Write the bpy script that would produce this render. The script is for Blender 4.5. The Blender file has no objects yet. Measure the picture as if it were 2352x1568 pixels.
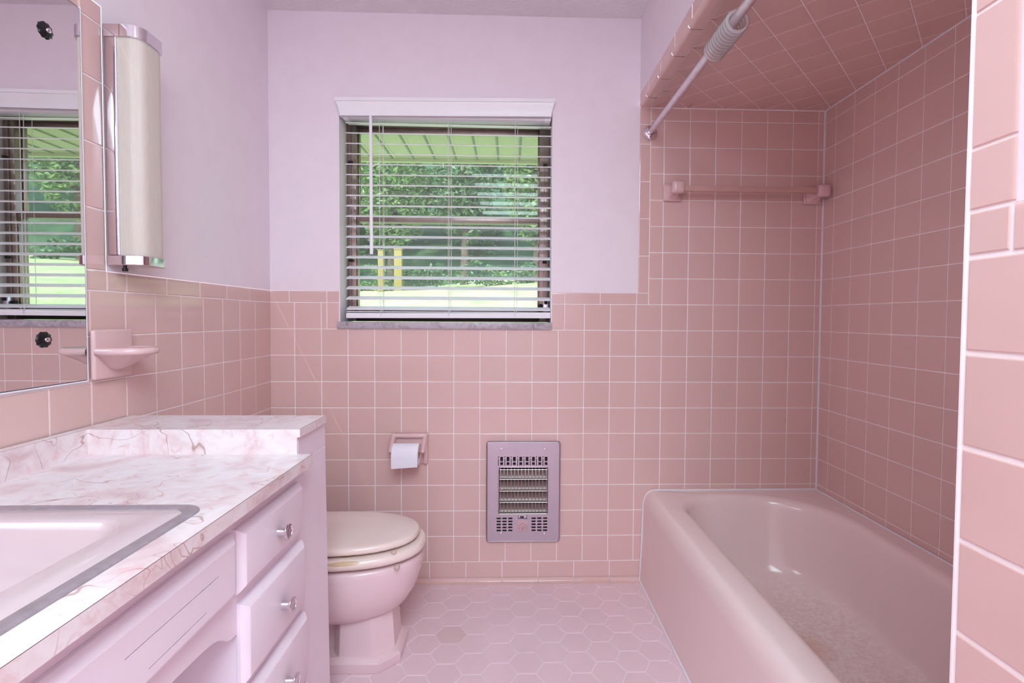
import bpy, bmesh, math, random
from mathutils import Vector, Matrix
random.seed(7)
S = bpy.context.scene
C = S.collection
pi = math.pi

# ------------------------------------------------------------------ materials
def lin(c):
    return tuple(((v / 12.92) if v <= 0.04045 else ((v + 0.055) / 1.055) ** 2.4) for v in [x / 255 for x in c])

class NT:
    """small node-tree helper"""
    def __init__(s, name):
        s.m = bpy.data.materials.new(name); s.m.use_nodes = True
        s.t = s.m.node_tree; s.t.nodes.clear()
        s.out = s.n('ShaderNodeOutputMaterial')
    def n(s, typ, **kw):
        nd = s.t.nodes.new(typ)
        for k, v in kw.items():
            if k.startswith('i_'):
                nd.inputs[k[2:].replace('_', ' ')].default_value = v
            else:
                setattr(nd, k, v)
        return nd
    def l(s, a, b): s.t.links.new(a, b)
    def coord(s): return s.n('ShaderNodeTexCoord').outputs['Object']
    def noise(s, scale, detail=3, rough=0.5, vec=None, dist=0.0):
        nd = s.n('ShaderNodeTexNoise'); nd.inputs['Scale'].default_value = scale
        nd.inputs['Detail'].default_value = detail; nd.inputs['Roughness'].default_value = rough
        nd.inputs['Distortion'].default_value = dist
        s.l(vec if vec is not None else s.coord(), nd.inputs['Vector']); return nd.outputs['Fac']
    def ramp(s, fac, stops, interp='LINEAR'):
        nd = s.n('ShaderNodeValToRGB'); cr = nd.color_ramp; cr.interpolation = interp
        while len(cr.elements) > 1: cr.elements.remove(cr.elements[-1])
        cr.elements[0].position = stops[0][0]; cr.elements[0].color = (*stops[0][1], 1)
        for p, c in stops[1:]:
            e = cr.elements.new(p); e.color = (*c, 1)
        s.l(fac, nd.inputs['Fac']); return nd.outputs['Color']
    def math(s, op, a, b=None, c=None):
        nd = s.n('ShaderNodeMath', operation=op)
        for i, v in enumerate((a, b, c)):
            if v is None: continue
            if isinstance(v, (int, float)): nd.inputs[i].default_value = v
            else: s.l(v, nd.inputs[i])
        return nd.outputs[0]
    def mix(s, fac, a, b, blend='MIX'):
        nd = s.n('ShaderNodeMix', data_type='RGBA', blend_type=blend)
        for sock, v in ((nd.inputs[0], fac), (nd.inputs[6], a), (nd.inputs[7], b)):
            if isinstance(v, (int, float)): sock.default_value = v
            elif isinstance(v, tuple): sock.default_value = (*v[:3], 1)
            else: s.l(v, sock)
        return nd.outputs[2]
    def bump(s, h, strength, dist=0.001):
        nd = s.n('ShaderNodeBump'); nd.inputs['Strength'].default_value = strength
        nd.inputs['Distance'].default_value = dist; s.l(h, nd.inputs['Height']); return nd.outputs[0]
    def pbsdf(s, color, rough=0.4, metal=0.0, normal=None, **kw):
        b = s.n('ShaderNodeBsdfPrincipled')
        for sock, v in ((b.inputs['Base Color'], color), (b.inputs['Roughness'], rough)):
            if isinstance(v, (int, float)): sock.default_value = v
            elif isinstance(v, tuple): sock.default_value = (*v[:3], 1)
            else: s.l(v, sock)
        b.inputs['Metallic'].default_value = metal
        if normal is not None: s.l(normal, b.inputs['Normal'])
        for k, v in kw.items(): b.inputs[k.replace('_', ' ')].default_value = v
        s.l(b.outputs[0], s.out.inputs['Surface']); return b

def simple(name, rgb, rough=0.4, metal=0.0, var=0.04, nscale=14, bump=0.0, bscale=200, **kw):
    t = NT(name); c = lin(rgb)
    f = t.noise(nscale, 3)
    col = t.ramp(f, [(0.3, tuple(v * (1 - var) for v in c)), (0.7, tuple(min(1, v * (1 + var)) for v in c))])
    nm = t.bump(t.noise(bscale, 2), bump) if bump else None
    t.pbsdf(col, rough, metal, nm, **kw); return t.m

def tile_mat(name, rgb, rough=0.09, dv=0.022):
    t = NT(name); c = lin(rgb)
    g = t.n('ShaderNodeNewGeometry').outputs['Random Per Island']
    col = t.ramp(g, [(0.0, tuple(v * (1 - dv) for v in c)), (0.5, c), (1.0, (min(1, c[0] * (1 + dv)), c[1] * (1 + dv * .5), c[2] * (1 + dv * .8)))])
    nm = t.bump(t.noise(9, 2), 0.10, 0.004)
    t.pbsdf(col, rough, 0, nm); return t.m

TILE = (222, 187, 181)
M = {}
M['tile'] = tile_mat('pink_wall_tile', TILE)
M['trim_tile'] = tile_mat('pink_trim_tile', TILE, 0.28)
M['grout'] = simple('pale_grout', (250, 240, 240), 0.8)
M['caulk'] = simple('white_caulk', (236, 230, 236), 0.5)
M['paint'] = simple('lavender_wall_paint', (242, 229, 236), 0.55, bump=0.05, bscale=350, var=0.015)
M['floor_tile'] = tile_mat('pink_hexagon_floor_tile', (234, 206, 212), 0.3, 0.02)
M['stain_tile'] = tile_mat('stained_floor_tile', (226, 197, 200), 0.35, 0.02)
M['floor_grout'] = simple('floor_grout', (240, 226, 230), 0.85)
M['ceramic'] = simple('pink_glazed_ceramic', (224, 188, 188), 0.12, var=0.02)
M['toilet'] = simple('pink_toilet_china', (230, 202, 206), 0.12, var=0.015)
M['seat'] = None
M['cabinet'] = simple('lilac_pink_cabinet_paint', (238, 223, 234), 0.32, var=0.015, bump=0.04, bscale=60)
M['cabinet_dark'] = simple('cabinet_groove', (150, 120, 135), 0.6)
M['chrome'] = simple('chrome', (226, 222, 228), 0.07, 1.0, var=0.01)
M['chrome_worn'] = simple('worn_chrome', (222, 212, 220), 0.32, 0.9, var=0.08, nscale=60)
M['dark'] = simple('dark_void', (34, 26, 26), 0.7)
M['seam'] = simple('laminate_seam', (112, 84, 82), 0.6)
M['white_pvc'] = simple('white_blind_vinyl', (250, 247, 250), 0.35, var=0.01)
M['cord'] = simple('blind_cord', (235, 230, 228), 0.8)
M['paper'] = simple('toilet_paper', (240, 236, 246), 0.95, bump=0.3, bscale=140, var=0.02)
M['card'] = simple('cardboard_core', (196, 160, 128), 0.9)
M['bumper'] = simple('yellowed_bumper', (206, 182, 168), 0.5)
M['basin'] = simple('pink_sink_enamel', (206, 185, 188), 0.12, var=0.01)
M['steel_ring'] = simple('sink_rim_steel', (184, 172, 180), 0.38, 0.6, var=0.1, nscale=80)
M['bronze'] = simple('window_frame_aluminium', (160, 142, 138), 0.33, 0.75, var=0.1, nscale=30)
M['bronze_dark'] = simple('window_track_dark', (70, 56, 52), 0.5, 0.4, var=0.2)
M['mirror'] = None
M['glass_edge'] = simple('mirror_edge_glass', (88, 98, 120), 0.2, 0.3)
M['black'] = simple('black_rosette', (30, 28, 32), 0.25, 0.3, var=0.3, nscale=120)
M['towel_bar'] = simple('pink_towel_bar', (206, 166, 158), 0.22)

def m_marble(name, a, b, scale):
    t = NT(name)
    f = t.noise(scale, 6, 0.62, dist=1.2)
    col = t.ramp(f, [(0.3, lin(a)), (0.55, lin(b)), (0.75, lin(a))])
    t.pbsdf(col, 0.35); return t.m
M['sill'] = m_marble('grey_marble_sill', (150, 136, 144), (196, 184, 192), 26)

def m_seat():
    t = NT('aged_pink_toilet_seat')
    f = t.noise(5, 3)
    col = t.ramp(f, [(0.35, lin((236, 216, 206))), (0.7, lin((240, 222, 216)))])
    # worn patch where the paint has chipped off near the front edge
    pos = t.n('ShaderNodeSeparateXYZ'); t.l(t.coord(), pos.inputs[0])
    w = t.math('ADD', t.math('POWER', t.math('DIVIDE', t.math('SUBTRACT', pos.outputs[0], 0.490), 0.052), 2.0),
               t.math('POWER', t.math('DIVIDE', t.math('SUBTRACT', pos.outputs[2], 0.3775), 0.0062), 2.0))
    w = t.math('ADD', w, t.math('MULTIPLY', t.noise(70, 3), 0.5))
    near = t.math('LESS_THAN', pos.outputs[1], -0.55)
    mask = t.math('MULTIPLY', t.math('LESS_THAN', w, 1.1), near)
    col = t.mix(mask, col, lin((208, 182, 148)))
    t.pbsdf(col, 0.2); return t.m
M['seat'] = m_seat()

def m_mirror():
    t = NT('silvered_mirror'); t.pbsdf((0.80, 0.79, 0.79), 0.012, 1.0); return t.m
M['mirror'] = m_mirror()

def m_ceiling():
    t = NT('swirl_textured_ceiling')
    co = t.coord()
    mp = t.n('ShaderNodeMapping'); t.l(co, mp.inputs[0]); mp.inputs['Scale'].default_value = (1, 2.2, 1); mp.inputs['Rotation'].default_value = (0, 0, 0.5)
    f = t.noise(16, 5, 0.6, mp.outputs[0], 1.6)
    r = t.math('SUBTRACT', 1.0, t.math('MULTIPLY', t.math('ABSOLUTE', t.math('SUBTRACT', f, 0.5)), 9.0), None)
    r = t.math('MAXIMUM', r, 0.0)
    nm = t.bump(r, 0.45, 0.012)
    t.pbsdf(lin((246, 238, 241)), 0.9, 0, nm); return t.m
M['ceiling'] = m_ceiling()

def m_laminate():
    t = NT('pink_marble_laminate')
    co = t.coord()
    cloud = t.noise(9, 6, 0.6, co, 1.5)
    base = t.ramp(cloud, [(0.30, lin((216, 188, 190))), (0.47, lin((231, 216, 217))), (0.62, lin((237, 229, 231))), (0.75, lin((222, 198, 198)))])
    blot = t.noise(26, 5, 0.7, co, 0.8)
    base = t.mix(t.ramp(blot, [(0.55, (0, 0, 0)), (0.72, (0.75, 0.75, 0.75))]), base, lin((226, 178, 180)))
    def veins(scale, width, dist, det):
        f = t.noise(scale, det, 0.5, co, dist)
        r = t.math('ABSOLUTE', t.math('SUBTRACT', f, 0.5))
        return t.math('SUBTRACT', 1.0, t.math('MINIMUM', t.math('DIVIDE', r, width), 1.0))
    v1 = t.math('MULTIPLY', veins(4.6, 0.0055, 0.9, 3.2), t.ramp(t.noise(7, 2, 0.5, co), [(0.38, (0, 0, 0)), (0.5, (1, 1, 1))]))
    base = t.mix(t.math('MULTIPLY', v1, 0.75), base, lin((158, 108, 92)))
    v2 = t.math('MULTIPLY', veins(10, 0.012, 0.8, 2.5), t.ramp(t.noise(10, 2, 0.5, co), [(0.45, (0, 0, 0)), (0.65, (1, 1, 1))]))
    base = t.mix(t.math('MULTIPLY', v2, 0.7), base, lin((206, 142, 136)))
    t.pbsdf(base, 0.28); return t.m
M['laminate'] = m_laminate()

def m_tub():
    t = NT('pink_tub_enamel')
    c = lin((242, 220, 218))
    co = t.coord(); pos = t.n('ShaderNodeSeparateXYZ'); t.l(co, pos.inputs[0])
    # worn chalky scrub marks and a brown rust blush on the floor of the tub
    inside = t.math('GREATER_THAN', pos.outputs[0], 1.66)
    zlow = t.math('MULTIPLY', inside, t.math('SUBTRACT', 1.0, t.math('MINIMUM', t.math('MAXIMUM', t.math('DIVIDE', t.math('SUBTRACT', pos.outputs[2], 0.080), 0.045), 0.0), 1.0)))
    sc = t.noise(55, 6, 0.75, co)
    band = t.noise(4, 2, 0.5, co)
    mk = t.math('MULTIPLY', zlow, t.math('MULTIPLY', t.ramp(sc, [(0.4, (0, 0, 0)), (0.62, (1, 1, 1))]), t.ramp(band, [(0.35, (0.25, 0.25, 0.25)), (0.6, (1, 1, 1))])))
    col = t.mix(mk, c, lin((250, 240, 238)))
    d = t.math('ADD', t.math('POWER', t.math('DIVIDE', t.math('SUBTRACT', pos.outputs[0], 1.93), 0.10), 2.0),
               t.math('POWER', t.math('DIVIDE', t.math('SUBTRACT', pos.outputs[1], -0.555), 0.10), 2.0))
    rust = t.math('MULTIPLY', t.math('MAXIMUM', t.math('SUBTRACT', 1.0, d), 0.0), zlow)
    col = t.mix(t.math('MULTIPLY', rust, 0.6), col, lin((222, 180, 152)))
    rough = t.math('ADD', 0.14, t.math('MULTIPLY', mk, 0.4))
    t.pbsdf(col, rough); return t.m
M['tub'] = m_tub()

def m_brushed():
    t = NT('brushed_stainless_plate')
    co = t.coord()
    mp = t.n('ShaderNodeMapping'); t.l(co, mp.inputs[0]); mp.inputs['Scale'].default_value = (3, 1, 120)
    f = t.noise(14, 4, 0.6, mp.outputs[0])
    smear = t.noise(11, 3, 0.5, co, 0.6)
    rough = t.math('ADD', 0.30, t.math('MULTIPLY', smear, 0.25))
    nm = t.bump(f, 0.06, 0.001)
    t.pbsdf(lin((196, 186, 196)), rough, 1.0, nm); return t.m
M['brushed'] = m_brushed()
M['reflector'] = simple('heater_reflector', (118, 108, 104), 0.42, 1.0, var=0.05)
M['wire'] = simple('heater_guard_wire', (206, 196, 196), 0.25, 1.0)
M['plate_pink'] = simple('heater_dial_plate', (206, 176, 182), 0.4, 0.6)

def m_glass_thin(name, tint=(0.93, 0.97, 0.94), f0=1.45, dust=0.19):
    t = NT(name)
    tr = t.n('ShaderNodeBsdfTransparent'); tr.inputs[0].default_value = (*tint, 1)
    gl = t.n('ShaderNodeBsdfGlossy'); gl.inputs['Roughness'].default_value = 0.02
    fr = t.n('ShaderNodeFresnel'); fr.inputs['IOR'].default_value = f0
    mx = t.n('ShaderNodeMixShader'); t.l(fr.outputs[0], mx.inputs[0]); t.l(tr.outputs[0], mx.inputs[1]); t.l(gl.outputs[0], mx.inputs[2])
    du = t.n('ShaderNodeBsdfDiffuse'); du.inputs[0].default_value = (0.75, 0.78, 0.74, 1)
    m2 = t.n('ShaderNodeMixShader'); m2.inputs[0].default_value = dust; t.l(mx.outputs[0], m2.inputs[1]); t.l(du.outputs[0], m2.inputs[2])
    t.l(m2.outputs[0], t.out.inputs['Surface']); return t.m
M['pane'] = m_glass_thin('window_glass', f0=1.52)
def m_clear():
    t = NT('clear_plastic')
    tr = t.n('ShaderNodeBsdfTransparent'); tr.inputs[0].default_value = (0.96, 0.94, 0.94, 1)
    gl = t.n('ShaderNodeBsdfGlossy'); gl.inputs['Roughness'].default_value = 0.05
    df = t.n('ShaderNodeBsdfTranslucent'); df.inputs[0].default_value = (0.99, 0.97, 0.97, 1)
    d2 = t.n('ShaderNodeBsdfDiffuse'); d2.inputs[0].default_value = (0.99, 0.97, 0.97, 1)
    fr = t.n('ShaderNodeLayerWeight'); fr.inputs[0].default_value = 0.12
    m0 = t.n('ShaderNodeMixShader'); m0.inputs[0].default_value = 0.5; t.l(df.outputs[0], m0.inputs[1]); t.l(d2.outputs[0], m0.inputs[2])
    m1 = t.n('ShaderNodeMixShader'); m1.inputs[0].default_value = 0.38; t.l(tr.outputs[0], m1.inputs[1]); t.l(m0.outputs[0], m1.inputs[2])
    m2 = t.n('ShaderNodeMixShader'); t.l(fr.outputs['Fresnel'], m2.inputs[0]); t.l(m1.outputs[0], m2.inputs[1]); t.l(gl.outputs[0], m2.inputs[2])
    t.l(m2.outputs[0], t.out.inputs['Surface']); return t.m
M['clear'] = m_clear()

def m_diffuser():
    t = NT('ribbed_cream_diffuser')
    pos = t.n('ShaderNodeSeparateXYZ'); t.l(t.coord(), pos.inputs[0])
    h = t.math('SINE', t.math('MULTIPLY', t.math('ADD', pos.outputs[1], pos.outputs[0]), 2200.0))
    nm = t.bump(h, 0.25, 0.0008)
    t.pbsdf(lin((214, 202, 192)), 0.35, 0, nm, Subsurface_Weight=0.15); return t.m
M['diffuser'] = m_diffuser()

# outdoors
def m_leaf(name, a, b):
    t = NT(name)
    g = t.n('ShaderNodeNewGeometry').outputs['Random Per Island']
    col = t.ramp(g, [(0, lin(a)), (1, lin(b))])
    d = t.n('ShaderNodeBsdfPrincipled'); d.inputs['Roughness'].default_value = 0.45; t.l(col, d.inputs['Base Color'])
    tr = t.n('ShaderNodeBsdfTranslucent'); t.l(col, tr.inputs[0])
    mx = t.n('ShaderNodeMixShader'); mx.inputs[0].default_value = 0.35
    t.l(d.outputs[0], mx.inputs[1]); t.l(tr.outputs[0], mx.inputs[2]); t.l(mx.outputs[0], t.out.inputs['Surface']); return t.m
M['leaf'] = m_leaf('leaf_green', (84, 122, 72), (150, 178, 108))
M['leaf2'] = m_leaf('leaf_deep_green', (68, 106, 76), (118, 152, 100))
M['bark'] = simple('bark', (92, 80, 66), 0.9, var=0.3, nscale=8)
def m_lawn():
    t = NT('sunlit_grass')
    f = t.noise(1.2, 6, 0.7); g = t.noise(18, 4, 0.7)
    col = t.mix(0.5, t.ramp(f, [(0.35, lin((120, 160, 84))), (0.65, lin((206, 212, 156)))]), t.ramp(g, [(0.3, lin((120, 158, 84))), (0.7, lin((212, 218, 166)))]))
    t.pbsdf(col, 0.9); return t.m
M['lawn'] = m_lawn()
M['under'] = simple('hillside_undergrowth', (58, 92, 56), 0.95, var=0.4, nscale=1.5)
M['soffit'] = simple('soffit_panel', (226, 222, 184), 0.5, var=0.02)
def m_perf():
    t = NT('perforated_soffit_panel')
    v = t.n('ShaderNodeTexVoronoi'); v.inputs['Scale'].default_value = 95; v.inputs['Randomness'].default_value = 0.0
    mp = t.n('ShaderNodeMapping'); t.l(t.coord(), mp.inputs[0]); mp.inputs['Rotation'].default_value = (0, 0, 0.785); t.l(mp.outputs[0], v.inputs['Vector'])
    col = t.ramp(v.outputs['Distance'], [(0.22, lin((120, 124, 92))), (0.34, lin((226, 222, 184)))])
    t.pbsdf(col, 0.5); return t.m
M['perf'] = m_perf()
M['soffit_rib'] = simple('soffit_joint', (150, 152, 126), 0.6)
M['yellow'] = simple('yellow_painted_post', (140, 126, 58), 0.6)

# ------------------------------------------------------------------ mesh builder
class MB:
    def __init__(s): s.v = []; s.f = []; s.mi = []; s.mats = []
    def mat(s, m):
        if m not in s.mats: s.mats.append(m)
        return s.mats.index(m)
    def add(s, vs, fs, m):
        b = len(s.v); k = s.mat(m)
        s.v.extend(Vector(v) for v in vs)
        for f in fs: s.f.append(tuple(b + i for i in f)); s.mi.append(k)
    def quad(s, a, b, c, d, m): s.add([a, b, c, d], [(0, 1, 2, 3)], m)
    def box(s, x0, x1, y0, y1, z0, z1, m, bev=0.0, seg=2, xf=None):
        bm = bmesh.new()
        r = bmesh.ops.create_cube(bm, size=1.0)
        for v in bm.verts:
            v.co = Vector(((x0 + x1) / 2 + v.co.x * (x1 - x0), (y0 + y1) / 2 + v.co.y * (y1 - y0), (z0 + z1) / 2 + v.co.z * (z1 - z0)))
        if bev > 0:
            bmesh.ops.bevel(bm, geom=list(bm.edges), offset=bev, segments=seg, profile=0.5, affect='EDGES')
        if xf:
            for v in bm.verts: v.co = xf(v.co)
        bm.verts.index_update()
        s.add([v.co.copy() for v in bm.verts], [[v.index for v in f.verts] for f in bm.faces], m); bm.free()
    def loft(s, rings, m, closed=True, cap0=False, cap1=False, flip=False):
        n = len(rings[0]); vs = [p for r in rings for p in r]; fs = []
        for i in range(len(rings) - 1):
            for j in range(n if closed else n - 1):
                a, b = i * n + j, i * n + (j + 1) % n
                f = (a, b, b + n, a + n); fs.append(f[::-1] if flip else f)
        if cap0: fs.append(tuple(range(n)) if flip else tuple(range(n))[::-1])
        if cap1:
            o = (len(rings) - 1) * n; t = tuple(range(o, o + n)); fs.append(t[::-1] if flip else t)
        s.add(vs, fs, m)
    def tube(s, pts, r, m, n=10, caps=True, closed=False):
        pts = [Vector(p) for p in pts]; rings = []
        up = None
        for i, p in enumerate(pts):
            if closed: d = pts[(i + 1) % len(pts)] - pts[i - 1]
            else: d = pts[min(i + 1, len(pts) - 1)] - pts[max(i - 1, 0)]
            d.normalize()
            if up is None:
                up = d.orthogonal().normalized()
            up = (up - d * up.dot(d)).normalized(); w = d.cross(up)
            rr = r[i] if isinstance(r, (list, tuple)) else r
            rings.append([p + (up * math.cos(2 * pi * k / n) + w * math.sin(2 * pi * k / n)) * rr for k in range(n)])
        if closed: rings.append(rings[0])
        s.loft(rings, m, True, caps and not closed, caps and not closed)
    def lathe(s, prof, org, axis, m, n=28, cap0=True, cap1=True):
        org = Vector(org); a = Vector(axis).normalized(); u = a.orthogonal().normalized(); w = a.cross(u)
        rings = [[org + a * h + (u * math.cos(2 * pi * k / n) + w * math.sin(2 * pi * k / n)) * max(r, 1e-5) for k in range(n)] for r, h in prof]
        s.loft(rings, m, True, cap0, cap1)
    def build(s, name, parent=None, smooth=35, origin=None):
        me = bpy.data.meshes.new(name)
        o0 = Vector(origin) if origin else Vector((0, 0, 0))
        me.from_pydata([v - o0 for v in s.v], [], s.f)
        for m in s.mats: me.materials.append(m)
        me.polygons.foreach_set('material_index', s.mi)
        if smooth:
            me.polygons.foreach_set('use_smooth', [True] * len(s.f))
            me.set_sharp_from_angle(angle=math.radians(smooth))
        me.update()
        o = bpy.data.objects.new(name, me); C.objects.link(o); o.location = o0
        if parent: adopt(o, parent)
        return o

def adopt(o, parent):
    w = root_loc(parent)
    o.parent = parent; o.matrix_parent_inverse = Matrix.Translation(-w)

def root_loc(p):
    # all parts are built in world coordinates; only the root Empty carries an offset
    return WLOC.get(p.name, Vector((0, 0, 0)))
WLOC = {}
def thing(name, label, cat, loc, group=None):
    o = bpy.data.objects.new(name, None); C.objects.link(o); o.location = loc; o.empty_display_size = 0.05
    WLOC[o.name] = Vector(loc)
    return tag(o, label, cat, group)
def tag(o, label, cat, group=None):
    o['label'] = label; o['category'] = cat
    if group: o['group'] = group
    return o
def struct(o, label=None):
    o['kind'] = 'structure'
    if label: o['label'] = label
    return o

# ------------------------------------------------------------------ measured room
CEIL = 2.354; XR = 2.3064; P = 0.109; R0 = 1.0688
XB = 1.522             # face of the bulkhead over the tub / of the partition beside the camera
YW = -1.519            # far edge of that partition
YF = -3.80             # wall behind the camera
ALC = 1.995            # tiled ceiling over the tub
WX0, WX1, WZ0, WZ1 = 0.2836, 1.1563, 1.100, 1.965   # window opening
row = lambda r: R0 + r * P

def clip_poly(poly, u0, u1, v0, v1):
    def cl(pl, ax, val, keep_gt):
        out = []
        for i in range(len(pl)):
            a, b = pl[i], pl[(i + 1) % len(pl)]
            ia = (a[ax] > val) if keep_gt else (a[ax] < val); ib = (b[ax] > val) if keep_gt else (b[ax] < val)
            if ia: out.append(a)
            if ia != ib:
                t = (val - a[ax]) / (b[ax] - a[ax]); out.append((a[0] + (b[0] - a[0]) * t, a[1] + (b[1] - a[1]) * t))
        return out
    for ax, val, gt in ((0, u0, True), (0, u1, False), (1, v0, True), (1, v1, False)):
        poly = cl(poly, ax, val, gt)
        if len(poly) < 3: return []
    return poly

def inset(poly, d):
    n = len(poly); out = []
    ar = sum(poly[i][0] * poly[(i + 1) % n][1] - poly[(i + 1) % n][0] * poly[i][1] for i in range(n))
    sg = 1 if ar > 0 else -1
    for i in range(n):
        p0, p1, p2 = Vector(poly[i - 1]), Vector(poly[i]), Vector(poly[(i + 1) % n])
        e1 = (p1 - p0).normalized(); e2 = (p2 - p1).normalized()
        n1 = Vector((-e1.y, e1.x)) * sg; n2 = Vector((-e2.y, e2.x)) * sg
        k = 1 + n1.dot(n2)
        out.append(tuple(p1 + (n1 + n2) * (d / max(k, 0.3))))
    return out

class Wall:
    """a flat wall: u, v -> world; tiles are little pillowed plates on a grout ground"""
    def __init__(s, mb, org, U, V, N): s.mb = mb; s.o = Vector(org); s.U = Vector(U); s.V = Vector(V); s.N = Vector(N)
    def p(s, u, v, d=0.0): return s.o + s.U * u + s.V * v + s.N * d
    def rect(s, u0, u1, v0, v1, m, d=0.0):
        pts = [s.p(u0, v0, d), s.p(u1, v0, d), s.p(u1, v1, d), s.p(u0, v1, d)]
        if s.U.cross(s.V).dot(s.N) < 0: pts.reverse()
        s.mb.quad(*pts, m)
    def poly_tile(s, poly, m, gap=0.0030, h=0.0014, e=0.0014):
        if len(poly) < 3: return
        n = len(poly)
        ar = sum(poly[i][0] * poly[(i + 1) % n][1] - poly[(i + 1) % n][0] * poly[i][1] for i in range(n)) / 2
        if abs(ar) < 2e-5: return
        cx = sum(q[0] for q in poly) / n; cy = sum(q[1] for q in poly) / n
        tu, tv = random.gauss(0, 0.0007), random.gauss(0, 0.0007)
        hh = lambda q, k: k + (q[0] - cx) * tu + (q[1] - cy) * tv
        a = inset(poly, gap / 2); b = inset(poly, gap / 2 + e * 0.25); c = inset(poly, gap / 2 + e)
        vs = [s.p(q[0], q[1], 0.0) for q in a] + [s.p(q[0], q[1], hh(q, h * 0.72)) for q in b] + [s.p(q[0], q[1], hh(q, h)) for q in c]
        fs = []
        for k in range(2):
            for i in range(n):
                fs.append((k * n + i, k * n + (i + 1) % n, k * n + n + (i + 1) % n, k * n + n + i))
        fs.append(tuple(range(2 * n, 3 * n)))
        if (ar > 0) != (s.U.cross(s.V).dot(s.N) > 0): fs = [f[::-1] for f in fs]
        s.mb.add(vs, fs, m)
    def tile(s, u0, u1, v0, v1, m=None, **k):
        if u1 - u0 < 0.006 or v1 - v0 < 0.006: return
        s.poly_tile([(u0, v0), (u1, v0), (u1, v1), (u0, v1)], m or M['tile'], **k)
    def bull(s, u0, u1, v0, v1, side, **k):
        """trim tile with one rounded-over edge: side in 'l','r','t','b'"""
        m = M['tile']; g = 0.0015; h = 0.0018; r = 0.0075
        du = {'l': (r, 0), 'r': (0, r), 't': (0, 0), 'b': (0, 0)}[side]; dv = {'t': (0, r), 'b': (r, 0), 'l': (0, 0), 'r': (0, 0)}[side]
        u0 += g; u1 -= g; v0 += g; v1 -= g
        def ring(t, hgt):
            e = 0.0018 * t
            f = lambda q: q * (1 - math.cos(t * pi / 2)) if q else e
            return [s.p(u0 + f(du[0]), v0 + f(dv[0]), hgt), s.p(u1 - f(du[1]), v0 + f(dv[0]), hgt), s.p(u1 - f(du[1]), v1 - f(dv[1]), hgt), s.p(u0 + f(du[0]), v1 - f(dv[1]), hgt)]
        rings = [ring(0, 0)] + [ring(t, h * math.sin(t * pi / 2)) for t in (0.25, 0.5, 0.75, 1.0)]
        s.mb.loft(rings, m, True, False, True, flip=s.U.cross(s.V).dot(s.N) < 0)

# ------------------------------------------------------------------ back wall
mb = MB(); W = Wall(mb, (0, 0, 0), (1, 0, 0), (0, 0, 1), (0, -1, 0))
CAPT = 1.2262
G, PT = M['grout'], M['paint']
for (a, b, c, d) in ((0, XR, 0, 1.071), (0, WX0, 1.071, CAPT), (WX1, XR, 1.071, CAPT), (XB, XR, CAPT, ALC)):
    W.rect(a, b, c, d, G)
for (a, b, c, d) in ((0, WX0, CAPT, CEIL), (WX0, WX1, WZ1, CEIL), (WX1, XB, CAPT, CEIL)):
    W.rect(a, b, c, d, PT, 0.0008)
# plaster returns of the window opening
D = 0.17
mb.quad((WX0, 0, 1.071), (WX0, D, 1.071), (WX0, D, WZ1), (WX0, 0, WZ1), PT)
mb.quad((WX1, D, 1.071), (WX1, 0, 1.071), (WX1, 0, WZ1), (WX1, D, WZ1), PT)
mb.quad((WX0, D, WZ1), (WX1, D, WZ1), (WX1, 0, WZ1), (WX0, 0, WZ1), PT)
mb.quad((WX0, 0, 1.071), (WX1, 0, 1.071), (WX1, D, 1.071), (WX0, D, 1.071), PT)
# outer skin of the house
for (a, b, c, d) in ((-3, WX0, -0.6, 3.2), (WX1, 5, -0.6, 3.2), (WX0, WX1, -0.6, 1.071), (WX0, WX1, WZ1, 3.2)):
    mb.quad((b, D, c), (a, D, c), (a, D, d), (b, D, d), PT)
gx = [0.0] + [n * P - 0.011 for n in range(1, 22)] + [XR]
for r in range(-9, 0):
    for i in range(len(gx) - 1): W.tile(gx[i], gx[i + 1], row(r), row(r + 1))
for i in range(len(gx) - 1):      # row beside the window
    a, b = gx[i], gx[i + 1]
    if b <= 0.231: W.tile(a, b, row(0), row(1))
    elif a < 0.23: W.tile(a, 0.230, row(0), row(1))
    if a >= 1.2135: W.tile(a, b, row(0), row(1))
    elif b > 1.2135: W.tile(1.2135, b, row(0), row(1))
W.bull(0.230, WX0 - 0.002, row(0), row(1), 'r'); W.bull(WX1 + 0.003, 1.2135, row(0), row(1), 'l')
for a, b in ((0, 0.0777), (0.0777, 0.230), (1.2135, 1.363), (1.363, 1.517)): W.bull(a, b, row(1), CAPT, 't')
W.bull(0.230, WX0 - 0.002, row(1), CAPT, 't'); W.bull(WX1 + 0.003, 1.2135, row(1), CAPT, 't')
W.tile(1.517, 1.567, row(1), CAPT)
zc = [CAPT, 1.381, 1.5365, 1.690, 1.845, 1.926, ALC]
for i in range(6): W.bull(1.519, 1.567, zc[i], zc[i + 1], 'l')
ax_ = [1.567] + [n * P - 0.011 for n in range(15, 22)] + [XR]
for r in range(1, 9):
    for i in range(len(ax_) - 1): W.tile(ax_[i], ax_[i + 1], row(r), min(row(r + 1), ALC))
bx = [0.0, 0.0425] + [0.042 + 0.1525 * k for k in range(1, 11)]
for i in range(len(bx) - 1): W.tile(bx[i], min(bx[i + 1], 1.56), 0.004, row(-9))
struct(mb.build('wall_back', smooth=0))

# cove strip along the floor
mb = MB()
for i in range(len(bx) - 1):
    a, b = bx[i] + 0.0013, min(bx[i + 1], 1.545) - 0.0013
    if b - a < 0.02: continue
    prof = [(-0.0034, 0.020), (-0.0045, 0.010), (-0.008, 0.0045), (-0.014, 0.0022), (-0.020, 0.0004)]
    mb.loft([[(a, y, z) for y, z in prof], [(b, y, z) for y, z in prof]], M['tile'], False)
struct(mb.build('baseboard_back'))

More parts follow.
